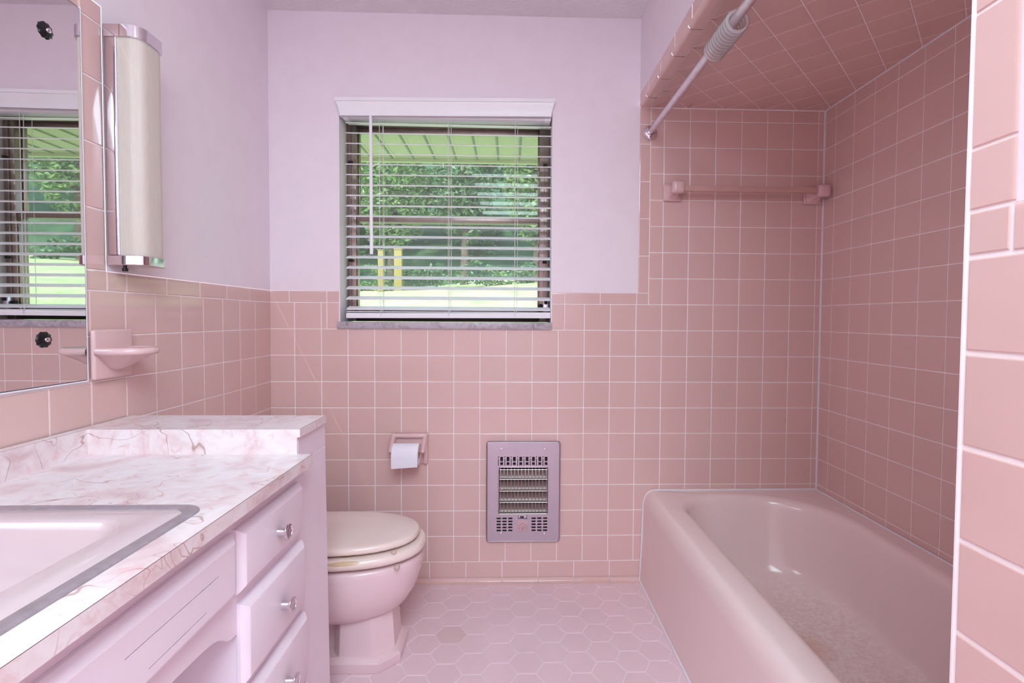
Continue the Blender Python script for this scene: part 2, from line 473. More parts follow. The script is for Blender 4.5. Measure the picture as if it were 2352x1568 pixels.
# ------------------------------------------------------------------ left wall (u = -y)
mb = MB(); W = Wall(mb, (0, 0, 0), (0, -1, 0), (0, 0, 1), (1, 0, 0))
L = -YF
MU0, MU1, MZ0, MZ1 = 0.902, 1.72, 0.9655, 1.8165      # mirror
STR = 0.838                                            # outer edge of the trim strip beside the mirror
TOPZ = 1.8585
W.rect(0, L, 0, CAPT, G); W.rect(STR, L, CAPT, TOPZ, G)
W.rect(0, STR, CAPT, CEIL, PT, 0.0008); W.rect(STR, L, TOPZ, CEIL, PT, 0.0008)
gu = [0.0] + [0.1264 + P * k for k in range(0, 35)]
for r in range(-9, 1):
    for i in range(len(gu) - 1):
        a, b, c, d = gu[i], min(gu[i + 1], L), row(r), row(r + 1)
        if a >= L: continue
        if r >= -1 and b > MU0 and a < MU1:
            if a < MU0 - 0.008: b = MU0
            elif b > MU1 + 0.008: a = MU1
            else: continue
        W.tile(a, b, c, d)
cu = [0, 0.0125] + [0.0125 + 0.1525 * k for k in range(1, 6)]
cu = [0, 0.165, 0.3175, 0.470, 0.6225, 0.775, STR]
for i in range(6): W.bull(cu[i], cu[i + 1], row(1), CAPT, 't')
W.tile(STR, MU0, row(1), CAPT)
zs = [CAPT, 1.372, 1.524, 1.676, 1.812, TOPZ]
for i in range(4): W.bull(STR, MU0, zs[i], zs[i + 1], 'l')
W.bull(STR, MU0, zs[4], zs[5], 't')
for k in range(6): W.bull(MU0 + 0.1525 * k, MU0 + 0.1525 * (k + 1), MZ1, TOPZ, 't')
for r in range(1, 8):
    for k in range(18): W.tile(MU1 + P * k, MU1 + P * (k + 1), row(r) if r > 1 else row(1), min(row(r + 1), TOPZ))
struct(mb.build('wall_left', smooth=0))

# ------------------------------------------------------------------ right wall of the tub alcove (u = -y)
mb = MB(); W = Wall(mb, (XR, 0, 0), (0, -1, 0), (0, 0, 1), (-1, 0, 0))
W.rect(0, 1.6, 0, ALC + 0.02, G)
gr = [0.0] + [0.0715 + P * k for k in range(0, 15)]
for r in range(-7, 9):
    for i in range(len(gr) - 1): W.tile(gr[i], min(gr[i + 1], 1.53), row(r), min(row(r + 1), ALC))
struct(mb.build('wall_right', smooth=0))

# ------------------------------------------------------------------ partition beside the camera + end of the alcove
mb = MB(); W = Wall(mb, (XB, 0, 0), (0, -1, 0), (0, 0, 1), (-1, 0, 0))
U0 = -YW
CB, CT = 1.1918, 1.2450
W.rect(U0, L, 0, CT, G); W.rect(U0, 1.577, CT, ALC, G); W.rect(1.577, L, CT, CEIL, PT, 0.0008)
W.rect(U0, 1.577, ALC, CEIL, PT, 0.0008)
uu = [U0 + 0.003] + [U0 + 0.003 + 0.1112 * k for k in range(1, 22)]
vz = [CB - 0.1112 * k for k in range(0, 11)][::-1]
for i in range(len(vz) - 1):
    for k in range(len(uu) - 1): W.tile(uu[k], uu[k + 1], vz[i], vz[i + 1], gap=0.0056, h=0.0016, e=0.0018)
W.tile(uu[0], 1.5745, CB, CT, gap=0.0056, h=0.0016, e=0.0018)
for k in range(14): W.bull(1.5745 + 0.1525 * k, 1.5745 + 0.1525 * (k + 1), CB, CT, 't')
z0 = CT
for z1 in (1.3160, 1.470, 1.624, 1.778, 1.932, ALC):
    W.bull(uu[0], 1.5800, z0, z1, 'r'); z0 = z1
# whitish corner bead and the hidden face looking up the tub
mb.quad((XB, YW, 0), (XB - 0.0026, YW, 0), (XB - 0.0026, YW, ALC), (XB, YW, ALC), M['grout'])
mb.quad((XB - 0.0026, YW, 0), (XB - 0.0026, YW - 0.0026, 0), (XB - 0.0026, YW - 0.0026, ALC), (XB - 0.0026, YW, ALC), M['grout'])
E2 = Wall(mb, (0, YW, 0), (1, 0, 0), (0, 0, 1), (0, 1, 0))
E2.rect(XB, XR, 0, ALC + 0.02, G)
gk = [XB + P * k for k in range(0, 8)]
for r in range(-7, 9):
    for i in range(len(gk) - 1): E2.tile(gk[i], min(gk[i + 1], XR), row(r), min(row(r + 1), ALC))
struct(mb.build('wall_partition', smooth=0))

# wall behind the camera
mb = MB(); W = Wall(mb, (0, YF, 0), (1, 0, 0), (0, 0, 1), (0, 1, 0))
W.rect(0, XB, 0, CEIL, PT)
struct(mb.build('wall_front', smooth=0))
mb = MB(); mb.box(0.62, 1.40, YF + 0.004, YF + 0.04, 0.01, 2.03, M['white_pvc'], 0.003)  # unseen white door, added to bounce neutral light onto the back wall
for z0, z1 in ((0.15, 0.95), (1.05, 1.93)):
    for x0, x1 in ((0.72, 0.98), (1.04, 1.30)): mb.box(x0, x1, YF + 0.038, YF + 0.046, z0, z1, M['white_pvc'], 0.004)
dr = struct(mb.build('bounce_door'))

# bulkhead above the tub: painted face, tile band with a rounded lower edge
mb = MB(); W = Wall(mb, (XB, 0, 0), (0, -1, 0), (0, 0, 1), (-1, 0, 0))
BZ = 2.052
W.rect(0, U0, BZ - 0.003, CEIL, PT, 0.0013)
yb = [0.0, 0.130] + [0.130 + 0.155 * k for k in range(1, 11)]
yb2 = [0.0, 0.1] + [0.1 + 0.1565 * k for k in range(1, 11)]
def bent(a, b):
    """bull-nose piece turning from the face to the underside"""
    prof = []
    for q in range(0, 7):
        t = q / 6 * pi / 2
        prof.append((XB + 0.011 - 0.0145 * math.cos(t), ALC + 0.011 - 0.0145 * math.sin(t)))
    return prof
for i in range(len(yb) - 1):
    a, b = yb[i], min(yb[i + 1], U0)
    if b - a > 0.01: W.tile(a, b, ALC + 0.012, BZ)
struct(mb.build('wall_bulkhead', smooth=0))

# tiled alcove ceiling (u = x, v = -y), laid on the diagonal
mb = MB(); W = Wall(mb, (0, 0, ALC), (1, 0, 0), (0, -1, 0), (0, 0, -1))
W.rect(XB + 0.002, XR, 0, U0, G)
BX = 1.5665
main_mb, mb = mb, MB()
for i in range(len(yb2) - 1):
    a, b = yb2[i] + 0.0012, min(yb2[i + 1], U0) - 0.0012
    if b - a < 0.01: continue
    prof = [(XB - 0.0034, ALC + 0.0105)] + bent(0, 0)[1:] + [(BX - 0.0025, ALC - 0.0035), (BX - 0.0013, ALC)]
    mb.loft([[(x, -a, z) for x, z in prof], [(x, -b, z) for x, z in prof]], M['trim_tile'], False)
struct(mb.build('trim_2', smooth=30))
mb = main_mb
DS = 0.1545
for i in range(-1, 6):
    for j in range(-1, 11):
        for ox, oy in ((0.5, 0.0), (0.0, 0.5)):
            cx = BX + (i + ox) * DS; cy = (j + oy) * DS
            h = DS / 2
            W.poly_tile(clip_poly([(cx - h, cy), (cx, cy - h), (cx + h, cy), (cx, cy + h)], BX, XR, 0.0, U0), M['tile'])
struct(mb.build('ceiling_alcove', smooth=0))

# ceiling and floor
mb = MB(); mb.quad((-0.02, 0.02, CEIL), (XB + 0.02, 0.02, CEIL), (XB + 0.02, YF - .02, CEIL), (-0.02, YF - .02, CEIL), M['ceiling'])
struct(mb.build('ceiling', smooth=0))
mb = MB(); W = Wall(mb, (0, 0, 0), (1, 0, 0), (0, -1, 0), (0, 0, 1))
W.rect(0, XR, 0, L, M['floor_grout'], -0.0020)
W.o = Vector((0, 0, -0.0020))
hs = 0.1736 / 3; hf = 0.1002
for j in range(0, 39):
    for i in range(-5, 7):
        for ox, oy in ((0.6969, 0.0029), (0.7837, 0.0529)):
            cx, cy = ox + 0.1736 * i, oy + hf * j
            poly = [(cx + hs * math.cos(k * pi / 3), cy + hs * math.sin(k * pi / 3)) for k in range(6)]
            m = M['stain_tile'] if (cx - 0.7994) ** 2 + (cy - 0.3481) ** 2 < 0.0011 else M['floor_tile']
            W.poly_tile(clip_poly(poly, 0, 1.56, 0.006, L), m, gap=0.0036, h=0.0022, e=0.0016)
struct(mb.build('floor', smooth=0))

# caulk lines of the alcove
mb = MB()
mb.tube([(XR - 0.003, -0.003, 0.39), (XR - 0.003, -0.003, ALC)], 0.0042, M['caulk'], 6)
mb.tube([(XR - 0.003, -0.003, ALC - .002), (XR - 0.003, YW, ALC - .002)], 0.0036, M['caulk'], 6)
mb.tube([(XB + 0.01, -0.003, ALC - 0.002), (XR, -0.003, ALC - 0.002)], 0.0030, M['grout'], 6)
struct(mb.build('trim_1'))

# ------------------------------------------------------------------ window
win = bpy.data.objects.new('window_1', None); C.objects.link(win); win.location = (0.72, 0.1, 1.1); WLOC[win.name] = Vector((0.72, 0.1, 1.1))
struct(win)
BR, BD = M['bronze'], M['bronze_dark']
mb = MB()
e = 0.0005
mb.box(WX0 + e, 0.322, 0.095, 0.15, 1.1005, WZ1 - e, BR, 0.003)
mb.box(1.1105, WX1 - e, 0.095, 0.15, 1.1005, WZ1 - e, BR, 0.003)
mb.box(0.322, 1.1105, 0.095, 0.15, 1.938, WZ1 - e, BR, 0.003)
mb.box(0.322, 1.1105, 0.085, 0.16, 1.1005, 1.128, BD, 0.003)
for x in (0.300, 1.131):
    mb.box(x - 0.002, x + 0.002, 0.088, 0.096, 1.102, 1.96, BR, 0.0008)
mb.build('window_frame', win)
for nm, z0, z1, y0, rt, rb in (('sash_upper', 1.530, 1.938, 0.128, 0.020, 0.026), ('sash_lower', 1.128, 1.556, 0.102, 0.026, 0.036)):
    mb = MB(); x0, x1 = 0.3225, 1.110
    st = 0.014 if nm == 'sash_upper' else 0.012
    mb.box(x0, x1, y0, y0 + 0.022, z1 - rt, z1, BR, 0.002)
    mb.box(x0, x1, y0, y0 + 0.022, z0, z0 + rb, BR, 0.002)
    mb.box(x0, x0 + st * .4, y0, y0 + 0.022, z0 + rb, z1 - rt, BR, 0.001)
    mb.box(x1 - st * .4, x1, y0, y0 + 0.022, z0 + rb, z1 - rt, BR, 0.001)
    sa = mb.build(nm, win)
    mb = MB(); mb.quad((x0, y0 + 0.011, z0), (x1, y0 + 0.011, z0), (x1, y0 + 0.011, z1), (x0, y0 + 0.011, z1), M['pane'])
    g = mb.build('glass_pane', None, 0); adopt(g, sa)
mb = MB()
mb.box(0.2742, 1.1595, -0.014, 0.10, 1.0715, 1.0995, M['sill'], 0.002)
mb.build('window_sill', win)
mb = MB(); mb.box(1.128, 1.152, 0.070, 0.094, 1.135, 1.205, M['chrome_worn'], 0.003); mb.box(1.108, 1.127, 0.080, 0.0945, 1.140, 1.178, M['dark'], 0.003)
mb.lathe([(0.008, 0), (0.008, 0.004), (0.004, 0.006)], (1.140, 0.070, 1.185), (0, -1, 0), M['dark'], 16)
mb.build('sash_latch', win)
for x, z in ((0.304, 1.776), (1.134, 1.776), (0.304, 1.36), (1.134, 1.36)):
    mb = MB(); mb.box(x - 0.009, x + 0.009, 0.074, 0.0875, z - 0.005, z + 0.005, M['dark'], 0.002); mb.build('frame_clip', win)

# blind: one thing
bl = thing('window_blind', 'white horizontal slat blind with moulded valance hanging inside the window', 'window blind', (0.7157, -0.02, 2.0))
mb = MB()
vp = [(2.0035, 0.0), (1.9985, -0.0005), (1.9900, -0.0005), (1.9885, 0.0035), (1.9850, 0.0040), (1.975, 0.0075), (1.962, 0.0115), (1.950, 0.0138), (1.9395, 0.0145), (1.9365, 0.0145)]
rings = []
for z, off in vp:
    zz = lambda x: z + (0.004 if x > 0.7 else -0.004) * 1.3
    x0, x1, yf = 0.2785 + off, 1.1645 - off * 0.9, -0.0375 + off
    rings.append([(x0, -0.0012, zz(x0)), (x0, yf, zz(x0)), (x1, yf, zz(x1)), (x1, -0.0012, zz(x1))])
mb.loft(rings, M['white_pvc'], False, flip=True)
top = rings[0]; mb.add(top, [(0, 1, 2, 3)], M['white_pvc'])
inner = [[(x0 + 0.005 * s_, y_, z_) for (x0, y_, z_), s_ in zip(r, (1, 1, -1, -1))] for r in rings]
inner = [[(x_, min(y_ + 0.005, -0.0012), z_) for x_, y_, z_ in r] for r in inner]
mb.loft(inner, M['white_pvc'], False)
mb.loft([rings[-1], inner[-1]], M['white_pvc'], False)
mb.build('valance', bl, 30)
mb = MB(); mb.box(0.300, 1.148, 0.002, 0.060, 1.9345, 1.9640, M['white_pvc'], 0.002)
mb.box(0.296, 0.318, -0.001, 0.061, 1.930, 1.9645, M['white_pvc'], 0.002); mb.box(1.126, 1.150, -0.001, 0.061, 1.933, 1.9645, M['white_pvc'], 0.002)
mb.build('head_rail', bl)
def slat_mesh(w):
    mb = MB(); n = 6; t = 0.0019; tilt = math.radians(17.0)
    lo, up = [], []
    for k in range(n + 1):
        s_ = -1 + 2 * k / n
        y = 0.025 * s_; z = 0.0016 * (1 - s_ * s_)
        for arr, d in ((up, t), (lo, -t)):
            yy, zz = y, z + d * (1 - 0.5 * abs(s_) ** 6)
            arr.append((yy * math.cos(tilt) - zz * math.sin(tilt), yy * math.sin(tilt) + zz * math.cos(tilt)))
    loop = up + lo[::-1]
    mb.loft([[(-w / 2, y, z) for y, z in loop], [(w / 2, y, z) for y, z in loop]], M['white_pvc'], True, True, True)
    return mb
SX0, SX1 = 0.3055, 1.1545
sm = slat_mesh(SX1 - SX0)
zsl = [1.9185] + [1.8813 - 0.04265 * i for i in range(18)]
first = None
for i, z in enumerate(zsl):
    if first is None:
        o = sm.build('slat'); first = o
    else:
        o = first.copy(); C.objects.link(o)
    o.location = ((SX0 + SX1) / 2, 0.035, z); o.rotation_euler = (0, 0, 0)
    if i == 0: o.rotation_euler = (math.radians(-6), math.radians(0.25), 0)
    adopt(o, bl)
o = first.copy(); C.objects.link(o); o.location = ((SX0 + SX1) / 2 + 0.001, 0.036, 1.1405); o.rotation_euler = (math.radians(-15), 0, 0); adopt(o, bl)
mb = MB()
pr_ = [(0.010, 1.1140), (0.0085, 1.1290), (0.012, 1.1350), (0.060, 1.1350), (0.0615, 1.1280), (0.058, 1.1140)]
mb.loft([[(SX0, y, z) for y, z in pr_], [(SX1 + 0.0005, y, z + 0.004) for y, z in pr_]], M['white_pvc'], True, True, True)
mb.build('bottom_rail', bl, 30)
mb = MB(); mb.tube([(0.416, -0.016, 1.937), (0.4162, -0.016, 1.80), (0.4172, -0.015, 1.376)], [0.0062, 0.0062, 0.0072], M['white_pvc'], 8); 
mb.tube([(0.416, -0.010, 1.955), (0.416, -0.016, 1.936)], 0.002, M['cord'], 6); mb.build('tilt_wand', bl)
for x in (0.4447, 0.7265, 1.0035):
    mb = MB()
    for y in (0.0085, 0.0615):
        mb.tube([(x, y, 1.936), (x + 0.001, y, 1.12)], 0.0011, M['cord'], 5)
    for z in zsl: mb.tube([(x, 0.0095, z - 0.010), (x, 0.0605, z + 0.006)], 0.0007, M['cord'], 4)
    mb.build('ladder_cord', bl)
    mb = MB()
    pts = [(x + 0.010, 0.036, 1.936), (x + 0.012, 0.034, 1.6), (x + 0.011, 0.033, 1.16), (x + 0.014, 0.006, 1.150), (x + 0.006, 0.004, 1.142), (x + 0.002, 0.005, 1.134), (x + 0.004, 0.006, 1.126)]
    mb.tube(pts, 0.0010, M['cord'], 5); mb.build('lift_cord', bl)

# ------------------------------------------------------------------ mirror
mr = thing('wall_mirror', 'large frameless wall mirror held by black rosettes above the vanity splash', 'mirror', (0.003, -1.3, MZ0))
mb = MB()
mb.box(0.0006, 0.0062, -(MU1 - 0.004), -(MU0 + 0.004), MZ0 + 0.003, MZ1 - 0.003, M['glass_edge'])
x = 0.0064
mb.quad((x, -(MU0 + 0.005), MZ0 + 0.004), (x, -(MU0 + 0.005), MZ1 - 0.004), (x, -(MU1 - 0.005), MZ1 - 0.004), (x, -(MU1 - 0.005), MZ0 + 0.004), M['mirror'])
mb.build('mirror_glass', mr, 0)
for y, z in ((-0.993, 1.7156), (-1.0129, 1.0665), (-1.62, 1.7156), (-1.62, 1.0665)):
    mb = MB(); n = 40
    def rr(r, h): return [(0.0066 + h, y + r * (1 + 0.06 * math.cos(10 * 2 * pi * k / n)) * math.cos(2 * pi * k / n), z + r * (1 + 0.06 * math.cos(10 * 2 * pi * k / n)) * math.sin(2 * pi * k / n)) for k in range(n)]
    mb.loft([rr(0.0165, 0), rr(0.0165, 0.002), rr(0.012, 0.005), rr(0.006, 0.0065)], M['black'], True, False, True)
    ro = mb.build('mirror_rosette', mr)
    mb = MB(); mb.lathe([(0.0055, 0.006), (0.005, 0.009), (0.002, 0.0105)], (0.0066, y, z), (1, 0, 0), M['chrome'], 16)
    o = mb.build('rosette_screw', None); adopt(o, ro)
mb = MB(); mb.tube([(0.004, -(MU0 + 0.001), MZ0 - .002), (0.004, -(MU0 + 0.001), MZ1 + .002)], 0.0022, M['caulk'], 6)
mb.tube([(0.004, -(MU0 + 0.001), MZ0), (0.004, -MU1, MZ0)], 0.0026, M['caulk'], 6)
mb.build('caulk_bead', mr)

# ------------------------------------------------------------------ wall light
fx = thing('wall_light', 'tall chrome and cream tube wall light beside the mirror', 'wall light', (0.004, -0.79, 1.24))
def dsec(grow, x0=0.0045):
    half = 0.0500 + grow; yc = -0.79; r = 0.030; X = 0.0905 + grow
    pts = [(x0, yc - half)]
    for k in range(0, 9):
        t = k / 8 * pi / 2; pts.append((X - r + r * math.sin(t), yc - half + r * 0.95 - r * 0.95 * math.cos(t)))
    for k in range(0, 9):
        t = k / 8 * pi / 2; pts.append((X - r + r * math.cos(t), yc + half - r * 0.95 + r * 0.95 * math.sin(t)))
    pts.append((x0, yc + half)); return pts
mb = MB(); sec = dsec(-0.0035, 0.033)
mb.loft([[(x, y, z) for x, y in sec] for z in (1.262, 1.790)], M['diffuser'], True); mb.build('diffuser', fx, 50)
for nm, z0, z1 in (('top_cap', 1.7885, 1.8195), ('bottom_cap', 1.2415, 1.2655)):
    mb = MB(); sec = dsec(0.0); s2 = dsec(-0.002)
    mb.loft([[(x, y, z0) for x, y in s2], [(x, y, z0 + 0.0015) for x, y in sec], [(x, y, z1 - 0.0015) for x, y in sec], [(x, y, z1) for x, y in s2]], M['chrome'], True, True, True); mb.build(nm, fx, 30)
mb = MB(); mb.box(0.0045, 0.0325, -0.8390, -0.741, 1.2660, 1.7880, M['chrome'], 0.0015); mb.box(0.0325, 0.0345, -0.8395, -0.838, 1.266, 1.788, M['white_pvc']); mb.build('back_plate', fx)
mb = MB(); mb.lathe([(0.004, 0), (0.004, 0.006), (0.007, 0.007), (0.006, 0.014)], (0.036, -0.825, 1.2412), (0, 0, -1), M['black'], 14); mb.build('switch_knob', fx)

# ------------------------------------------------------------------ ceramic tumbler holder
th = thing('toothbrush_holder', 'pink ceramic wall plate with a rounded projecting shelf beside the mirror edge', 'toothbrush holder', (0.004, -0.84, 1.02))
mb = MB(); mb.box(0.0045, 0.017, -0.8985, -0.777, 0.9650, 1.0845, M['ceramic'], 0.006, 3); mb.build('back_plate', th, 50)
mb = MB(); n = 24
def tray(f, z):
    pts = [(0.0170, -0.8380 + 0.062 * f)]
    for k in range(n + 1):
        t = pi / 2 - k / n * pi
        pts.append((0.0165 + 0.0990 * f * math.cos(t) ** 0.8 if abs(t) < pi / 2 - 1e-6 else 0.0165, -0.8380 + 0.062 * f * math.sin(t)))
    pts.append((0.0165, -0.8380 - 0.062 * f)); return [(x, y, z) for x, y in pts]
mb.loft([tray(0.90, 1.023), tray(0.97, 1.0255), tray(1.0, 1.031), tray(0.985, 1.0375), tray(0.93, 1.041), tray(0.86, 1.0385), tray(0.5, 1.038)], M['ceramic'], True, False, True)
mb.loft([tray(0.90, 1.0232), tray(0.6, 1.010), tray(0.35, 0.995), tray(0.12, 0.985)][::-1], M['ceramic'], True, True, False)
mb.build('shelf', th, 60)

# ------------------------------------------------------------------ vanity
van = thing('vanity_cabinet', 'lilac pink painted vanity cabinet with chrome-knobbed drawers and a scalloped kneehole', 'cabinet', (0.25, -1.45, 0))
CM = M['cabinet']
XF = 0.497; YE = -0.757
def lens_shear(co):   # shears the end panel to mimic lens distortion; not a real tilt
    return Vector((co.x, co.y + (0.86 - co.z) * 0.036 * (1 if co.y > -1.0 else 0), co.z))
mb = MB()
mb.box(0.006, XF, -1.192, YE - 0.004, 0.0, 0.7775, CM, 0.0015, 1, lens_shear)
mb.box(0.006, XF, -0.9300, YE - 0.004, 0.7770, 0.8405, CM, 0.0015, 1, lens_shear)
mb.box(0.006, XF, -2.25, -1.86, 0.0, 0.7775, CM, 0.0015, 1)
mb.box(0.44, XF, -1.862, -1.190, 0.625, 0.7775, CM, 0.0)
mb.box(0.010, 0.03, -1.862, -1.190, 0.0, 0.60, CM, 0.0)
mb.build('carcass', van, 30)
# scalloped apron of the kneehole
mb = MB()
hp = [(-1.1935, 0.5400), (-1.2050, 0.5460), (-1.2180, 0.5520), (-1.2290, 0.5570), (-1.2400, 0.5640), (-1.2510, 0.5705), (-1.2640, 0.5755), (-1.2800, 0.5790), (-1.3100, 0.5825), (-1.3600, 0.5850)]
hp = [(-1.1935, 0.5460), (-1.2035, 0.5475), (-1.2130, 0.5485), (-1.2234, 0.5515), (-1.2330, 0.5580), (-1.2420, 0.5650), (-1.2517, 0.5710), (-1.2640, 0.5755), (-1.2785, 0.5785), (-1.3100, 0.5820), (-1.3600, 0.5850)]
low = hp + [(-3.054 - y, z) for y, z in hp[::-1]]
for x0, x1, fl in ((XF, XF, False), (XF - 0.018, XF - 0.018, True)):
    for i in range(len(low) - 1):
        (ya, za), (yb_, zb) = low[i], low[i + 1]
        q = [(x0, ya, za), (x0, ya, 0.6265), (x0, yb_, 0.6265), (x0, yb_, zb)]
        mb.quad(*(q[::-1] if fl else q), CM)
mb.loft([[(XF, y, z) for y, z in low], [(XF - 0.018, y, z) for y, z in low]], CM, False, flip=True)
mb.build('kneehole_apron', van, 30)
# drawers
def panel(mb, y0, y1, z0, z1, x0=XF + 0.0004, th_=0.0185, ch=0.011):
    r = lambda i, x: [(x, y0 + i, z0 + i), (x, y1 - i, z0 + i), (x, y1 - i, z1 - i), (x, y0 + i, z1 - i)]
    mb.loft([r(0.0, x0), r(0.0, x0 + 0.006), r(0.0025, x0 + 0.010), r(ch, x0 + th_ - 0.001), r(ch + 0.003, x0 + th_)], CM, True, True, True)
for (y0, y1, z0, z1, ky, kz) in ((-1.2065, -0.9425, 0.6240, 0.7400, -1.0715, 0.6795), (-1.1960, -0.9310, 0.4480, 0.6010, -1.0560, 0.5190), (-1.1860, -0.9190, 0.2650, 0.4250, -1.0400, 0.3450), (-1.1780, -0.9080, 0.0900, 0.2480, -1.03, 0.170)):
    dr = MB(); panel(dr, y0, y1, z0, z1); d = dr.build('drawer', van, 25)
    k = MB(); xk = XF + 0.0189
    k.lathe([(0.0085, 0), (0.0080, 0.003), (0.0075, 0.016), (0.0085, 0.017)], (xk, ky, kz), (1, 0, 0), M['chrome'], 24, False, False)
    k.lathe([(0.0090, 0.0165), (0.0155, 0.0172), (0.0160, 0.0185), (0.0160, 0.0215), (0.0150, 0.0225), (0.0125, 0.0228), (0.0118, 0.0215), (0.0, 0.0212)], (xk, ky, kz), (1, 0, 0), M['chrome'], 32, False, False)
    o = k.build('knob', None, 25); adopt(o, d)
# false front with two cut grooves
def grid_panel(mb, us, vs, depth, place, m, md=None):
    us = sorted(set(round(u, 6) for u in us)); vs = sorted(set(round(v, 6) for v in vs))
    dd = {}
    for i in range(len(us) - 1):
        for j in range(len(vs) - 1): dd[i, j] = depth((us[i] + us[i + 1]) / 2, (vs[j] + vs[j + 1]) / 2)
    for (i, j), d in dd.items():
        if d is not None:
            mb.quad(place(us[i], vs[j], d), place(us[i + 1], vs[j], d), place(us[i + 1], vs[j + 1], d), place(us[i], vs[j + 1], d), (md or m) if d < -1e-6 else m)
        for di, dj in ((1, 0), (0, 1)):
            e2 = dd.get((i + di, j + dj), d)
            if e2 == d: continue
            a = d if d is not None else -0.012; b = e2 if e2 is not None else -0.012
            if di: q = [place(us[i + 1], vs[j], a), place(us[i + 1], vs[j + 1], a), place(us[i + 1], vs[j + 1], b), place(us[i + 1], vs[j], b)]
            else: q = [place(us[i], vs[j + 1], a), place(us[i], vs[j + 1], b), place(us[i + 1], vs[j + 1], b), place(us[i + 1], vs[j + 1], a)]
            mb.quad(*q, m)
ff = MB(); y0, y1, z0, z1 = -1.835, -1.2195, 0.6290, 0.7410
x0 = XF + 0.0004; ch = 0.011; th_ = 0.0185
r = lambda i, x: [(x, y0 + i, z0 + i), (x, y1 - i, z0 + i), (x, y1 - i, z1 - i), (x, y0 + i, z1 - i)]
ff.loft([r(0.0, x0), r(0.0, x0 + 0.006), r(0.0025, x0 + 0.010), r(ch, x0 + th_ - 0.001), r(ch + 0.003, x0 + th_)], CM, True, True, False)
gr1 = (-1.480, -1.2806, 0.6953, 0.6972); gr2 = (-1.4400, -1.3134, 0.6552, 0.6570)
i_ = ch + 0.003
def dep(u, v):
    for a, b, c, d in (gr1, gr2):
        if a < u < b and c < v < d: return -0.004
    return 0.0
grid_panel(ff, [y0 + i_, y1 - i_] + [gr1[0], gr1[1], gr2[0], gr2[1]], [z0 + i_, z1 - i_, gr1[2], gr1[3], gr2[2], gr2[3]], dep, lambda u, v, d: (x0 + th_ + d, u, v), CM, M['cabinet_dark'])
ff.build('false_front', van, 25)

# countertop
ct = thing('vanity_countertop', 'pink marble pattern laminate countertop with backsplash and raised end ledge', 'countertop', (0.27, -1.45, 0.803))
LM, SE = M['laminate'], M['seam']
ZC = 0.8027; XC = 0.5335; YC0 = -0.9375; YC1 = -2.26
SX_ = (0.085, 0.487, -1.790, -1.254)          # sink outline: x0,x1,y0,y1
HX = (SX_[0] + 0.012, SX_[1] - 0.012, SX_[2] + 0.012, SX_[3] - 0.012)
mb = MB()
sl = 0.0016
def flat(x0, x1, y0, y1, z, m): mb.quad((x0, y0, z), (x1, y0, z), (x1, y1, z), (x0, y1, z), m)
flat(0.03, HX[0], YC1, YC0, ZC, LM); flat(HX[1], XC - sl, YC1, YC0, ZC, LM)
flat(HX[0], HX[1], HX[3], YC0, ZC, LM); flat(HX[0], HX[1], YC1, HX[2], ZC, LM)
flat(XC - sl, XC, YC1, YC0, ZC, SE)
mb.quad((XC, YC1, 0.7785), (XC, YC0, 0.7785), (XC, YC0, ZC), (XC, YC1, ZC), LM)
mb.quad((XC, YC0 + 0.0, 0.7785), (0.499, YC0, 0.7785), (0.499, YC0, ZC), (XC, YC0, ZC), LM)
mb.quad((XC, YC1, 0.7785), (XC - 0.03, YC1, 0.7785), (XC - 0.03, YC0, 0.7785), (XC, YC0, 0.7785), LM)
mb.quad((0.03, YC1, ZC), (0.03, YC1, 0.7785), (XC, YC1, 0.7785), (XC, YC1, ZC), LM)
mb.build('worktop', ct, 0)
ZL = 0.8600; YL0 = -0.9380; YL1 = -0.7720; XLG = 0.5050
mb = MB()
flat(0.006, 0.030 - sl, YC1, YL0, ZL, LM); flat(0.030 - sl, 0.030, YC1, YL0, ZL, SE)
mb.quad((0.030, YL0, ZC), (0.030, YC1, ZC), (0.030, YC1, ZL), (0.030, YL0, ZL), LM)
mb.build('backsplash', ct, 0)
mb = MB()
flat(0.006, XLG - sl, YL0 + sl, YL1, ZL, LM); flat(0.030, XLG - sl, YL0, YL0 + sl, ZL, SE); flat(XLG - sl, XLG, YL0, YL1, ZL, SE)
flat(0.006, 0.030, YL0, YL0 + sl, ZL, LM)
mb.quad((0.030, YL0, ZC), (0.4985, YL0, ZC), (0.4985, YL0, ZL), (0.030, YL0, ZL), LM)
mb.quad((0.4985, YL0, 0.8415), (XLG, YL0, 0.8415), (XLG, YL0, ZL), (0.4985, YL0, ZL), LM)
mb.quad((XLG, YL0, 0.8415), (XLG, YL1, 0.8415), (XLG, YL1, ZL), (XLG, YL0, ZL), LM)
mb.quad((XLG, YL1, 0.8415), (0.006, YL1, 0.8415), (0.006, YL1, ZL), (XLG, YL1, ZL), LM)
mb.quad((XLG, YL0, 0.8415), (0.4985, YL0, 0.8415), (0.4985, YL1, 0.8415), (XLG, YL1, 0.8415), LM)
mb.build('end_ledge', ct, 0)

